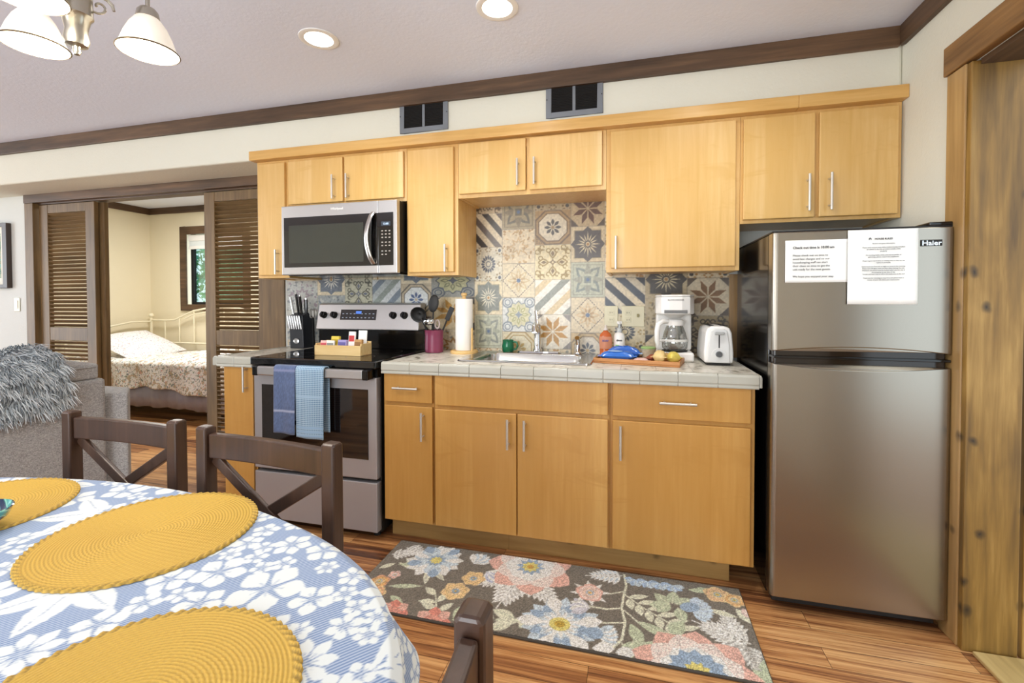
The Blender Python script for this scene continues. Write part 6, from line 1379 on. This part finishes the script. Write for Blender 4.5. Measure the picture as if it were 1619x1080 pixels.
# ================================================================== CEILING LIGHTS AND CHANDELIER
glow = plain('lamp_lens', 'fff6e4', 0.4, emit=8, emit_c='fff6e6')
def can_light(label, x, y):
    t = thing('recessed_light', label, 'ceiling light', (x, y, ZC), group='recessed ceiling lights')
    MB().lathe([(0.062, -0.0005), (0.062, -0.004), (0.078, -0.006), (0.086, -0.004), (0.087, -0.0005)], (x, y, ZC), 36).build('trim_ring', M['white_pl'], t)
    MB().lathe([(0.0001, -0.003), (0.0615, -0.003)], (x, y, ZC), 36).build('lens', glow, t)
    lamp('recessed_lamp', 'SPOT', (x, y, ZC - 0.02), 30, (1, 0.98, 0.94), 0.06, None, (0, 0, 0), 2.5)
can_light('round recessed ceiling light in front of the wall vents, nearer the chandelier', -1.25, -0.885)
can_light('round recessed ceiling light at the top edge above the sink', -0.40, -0.89)
lamp('recessed_lamp', 'SPOT', (0.48, -0.89, ZC - 0.02), 30, (1, 0.98, 0.94), 0.06, None, (0, 0, 0), 2.5)
CX, CY = -1.203, -1.869; DZ = -0.026
cl = thing('chandelier', 'brushed nickel chandelier with three white bell shades over the table', 'chandelier', (CX, CY, ZC))
nk = plain('brushed_nickel', 'b5ae9f', 0.28, 1.0)
MB().lathe([(0.0001, 2.4505), (0.065, 2.4505), (0.062, 2.431), (0.03, 2.421), (0.006, 2.416), (0.006, 2.24), (0.012, 2.235), (0.02, 2.22), (0.028, 2.20), (0.03, 2.10), (0.033, 1.975), (0.034, 1.966), (0.028, 1.958), (0.022, 1.93), (0.026, 1.905), (0.022, 1.893), (0.008, 1.889), (0.007, 1.884), (0.009, 1.877), (0.006, 1.870), (0.0001, 1.868)], (CX, CY, DZ), 32).build('column', nk, cl)
sh_m = plain('lamp_glass', 'f6f0e2', 0.35, emit=0.35, emit_c='fff3de')
for i, (x, y) in enumerate(((-1.120, -1.755), (-1.376, -1.855), (-1.144, -1.998))):
    d_ = Vector((x - CX, y - CY, 0)); r = d_.length; d_.normalize(); B = Vector((CX, CY, 0))
    P_ = lambda q, z: B + d_ * q + Vector((0, 0, z + DZ))
    am = MB().tube([P_(0.03, 2.10), P_(r * 0.35, 2.135), P_(r * 0.7, 2.150), P_(r * 0.95, 2.125), P_(r, 2.075), P_(r, 2.036)], 0.0055, 10).build('arm', nk, cl)
    MB().tube([P_(r * 0.30 + 0.03 * (1 - k / 26) * math.cos(k * 0.42), 2.005 + 0.03 * (1 - k / 26) * math.sin(k * 0.42)) for k in range(24)], 0.003, 8).tube([P_(0.028, 2.06), P_(r * 0.30 + 0.028, 2.02), P_(r * 0.30 + 0.03, 2.005)], 0.003, 8).build('scroll', nk, am)
    MB().lathe([(0.0001, 2.040), (0.018, 2.038), (0.024, 2.030), (0.0275, 2.012), (0.0245, 2.010)], (x, y, DZ), 24).build('socket_cup', nk, am)
    shd = MB().lathe([(0.026, 2.012), (0.030, 2.008), (0.042, 1.990), (0.053, 1.965), (0.062, 1.938), (0.070, 1.925), (0.068, 1.924), (0.0595, 1.939), (0.050, 1.964), (0.039, 1.987), (0.027, 2.005)], (x, y, DZ), 40).build('lamp_shade', sh_m, cl)
    MB().lathe([(0.0690, 1.9225), (0.0715, 1.924), (0.0705, 1.9265)], (x, y, DZ), 40).build('shade_rim', plain('rim_bronze', '6a5a44', 0.4, 0.6), shd)
    MB().lathe([(0.0001, 1.938), (0.016, 1.944), (0.023, 1.96), (0.018, 1.98), (0.011, 1.998), (0.0001, 2.0)], (x, y, DZ), 20).build('bulb', glow, shd)
    lamp('chandelier_lamp', 'POINT', (x, y, 1.885), 7, (1, 0.94, 0.84), 0.03)
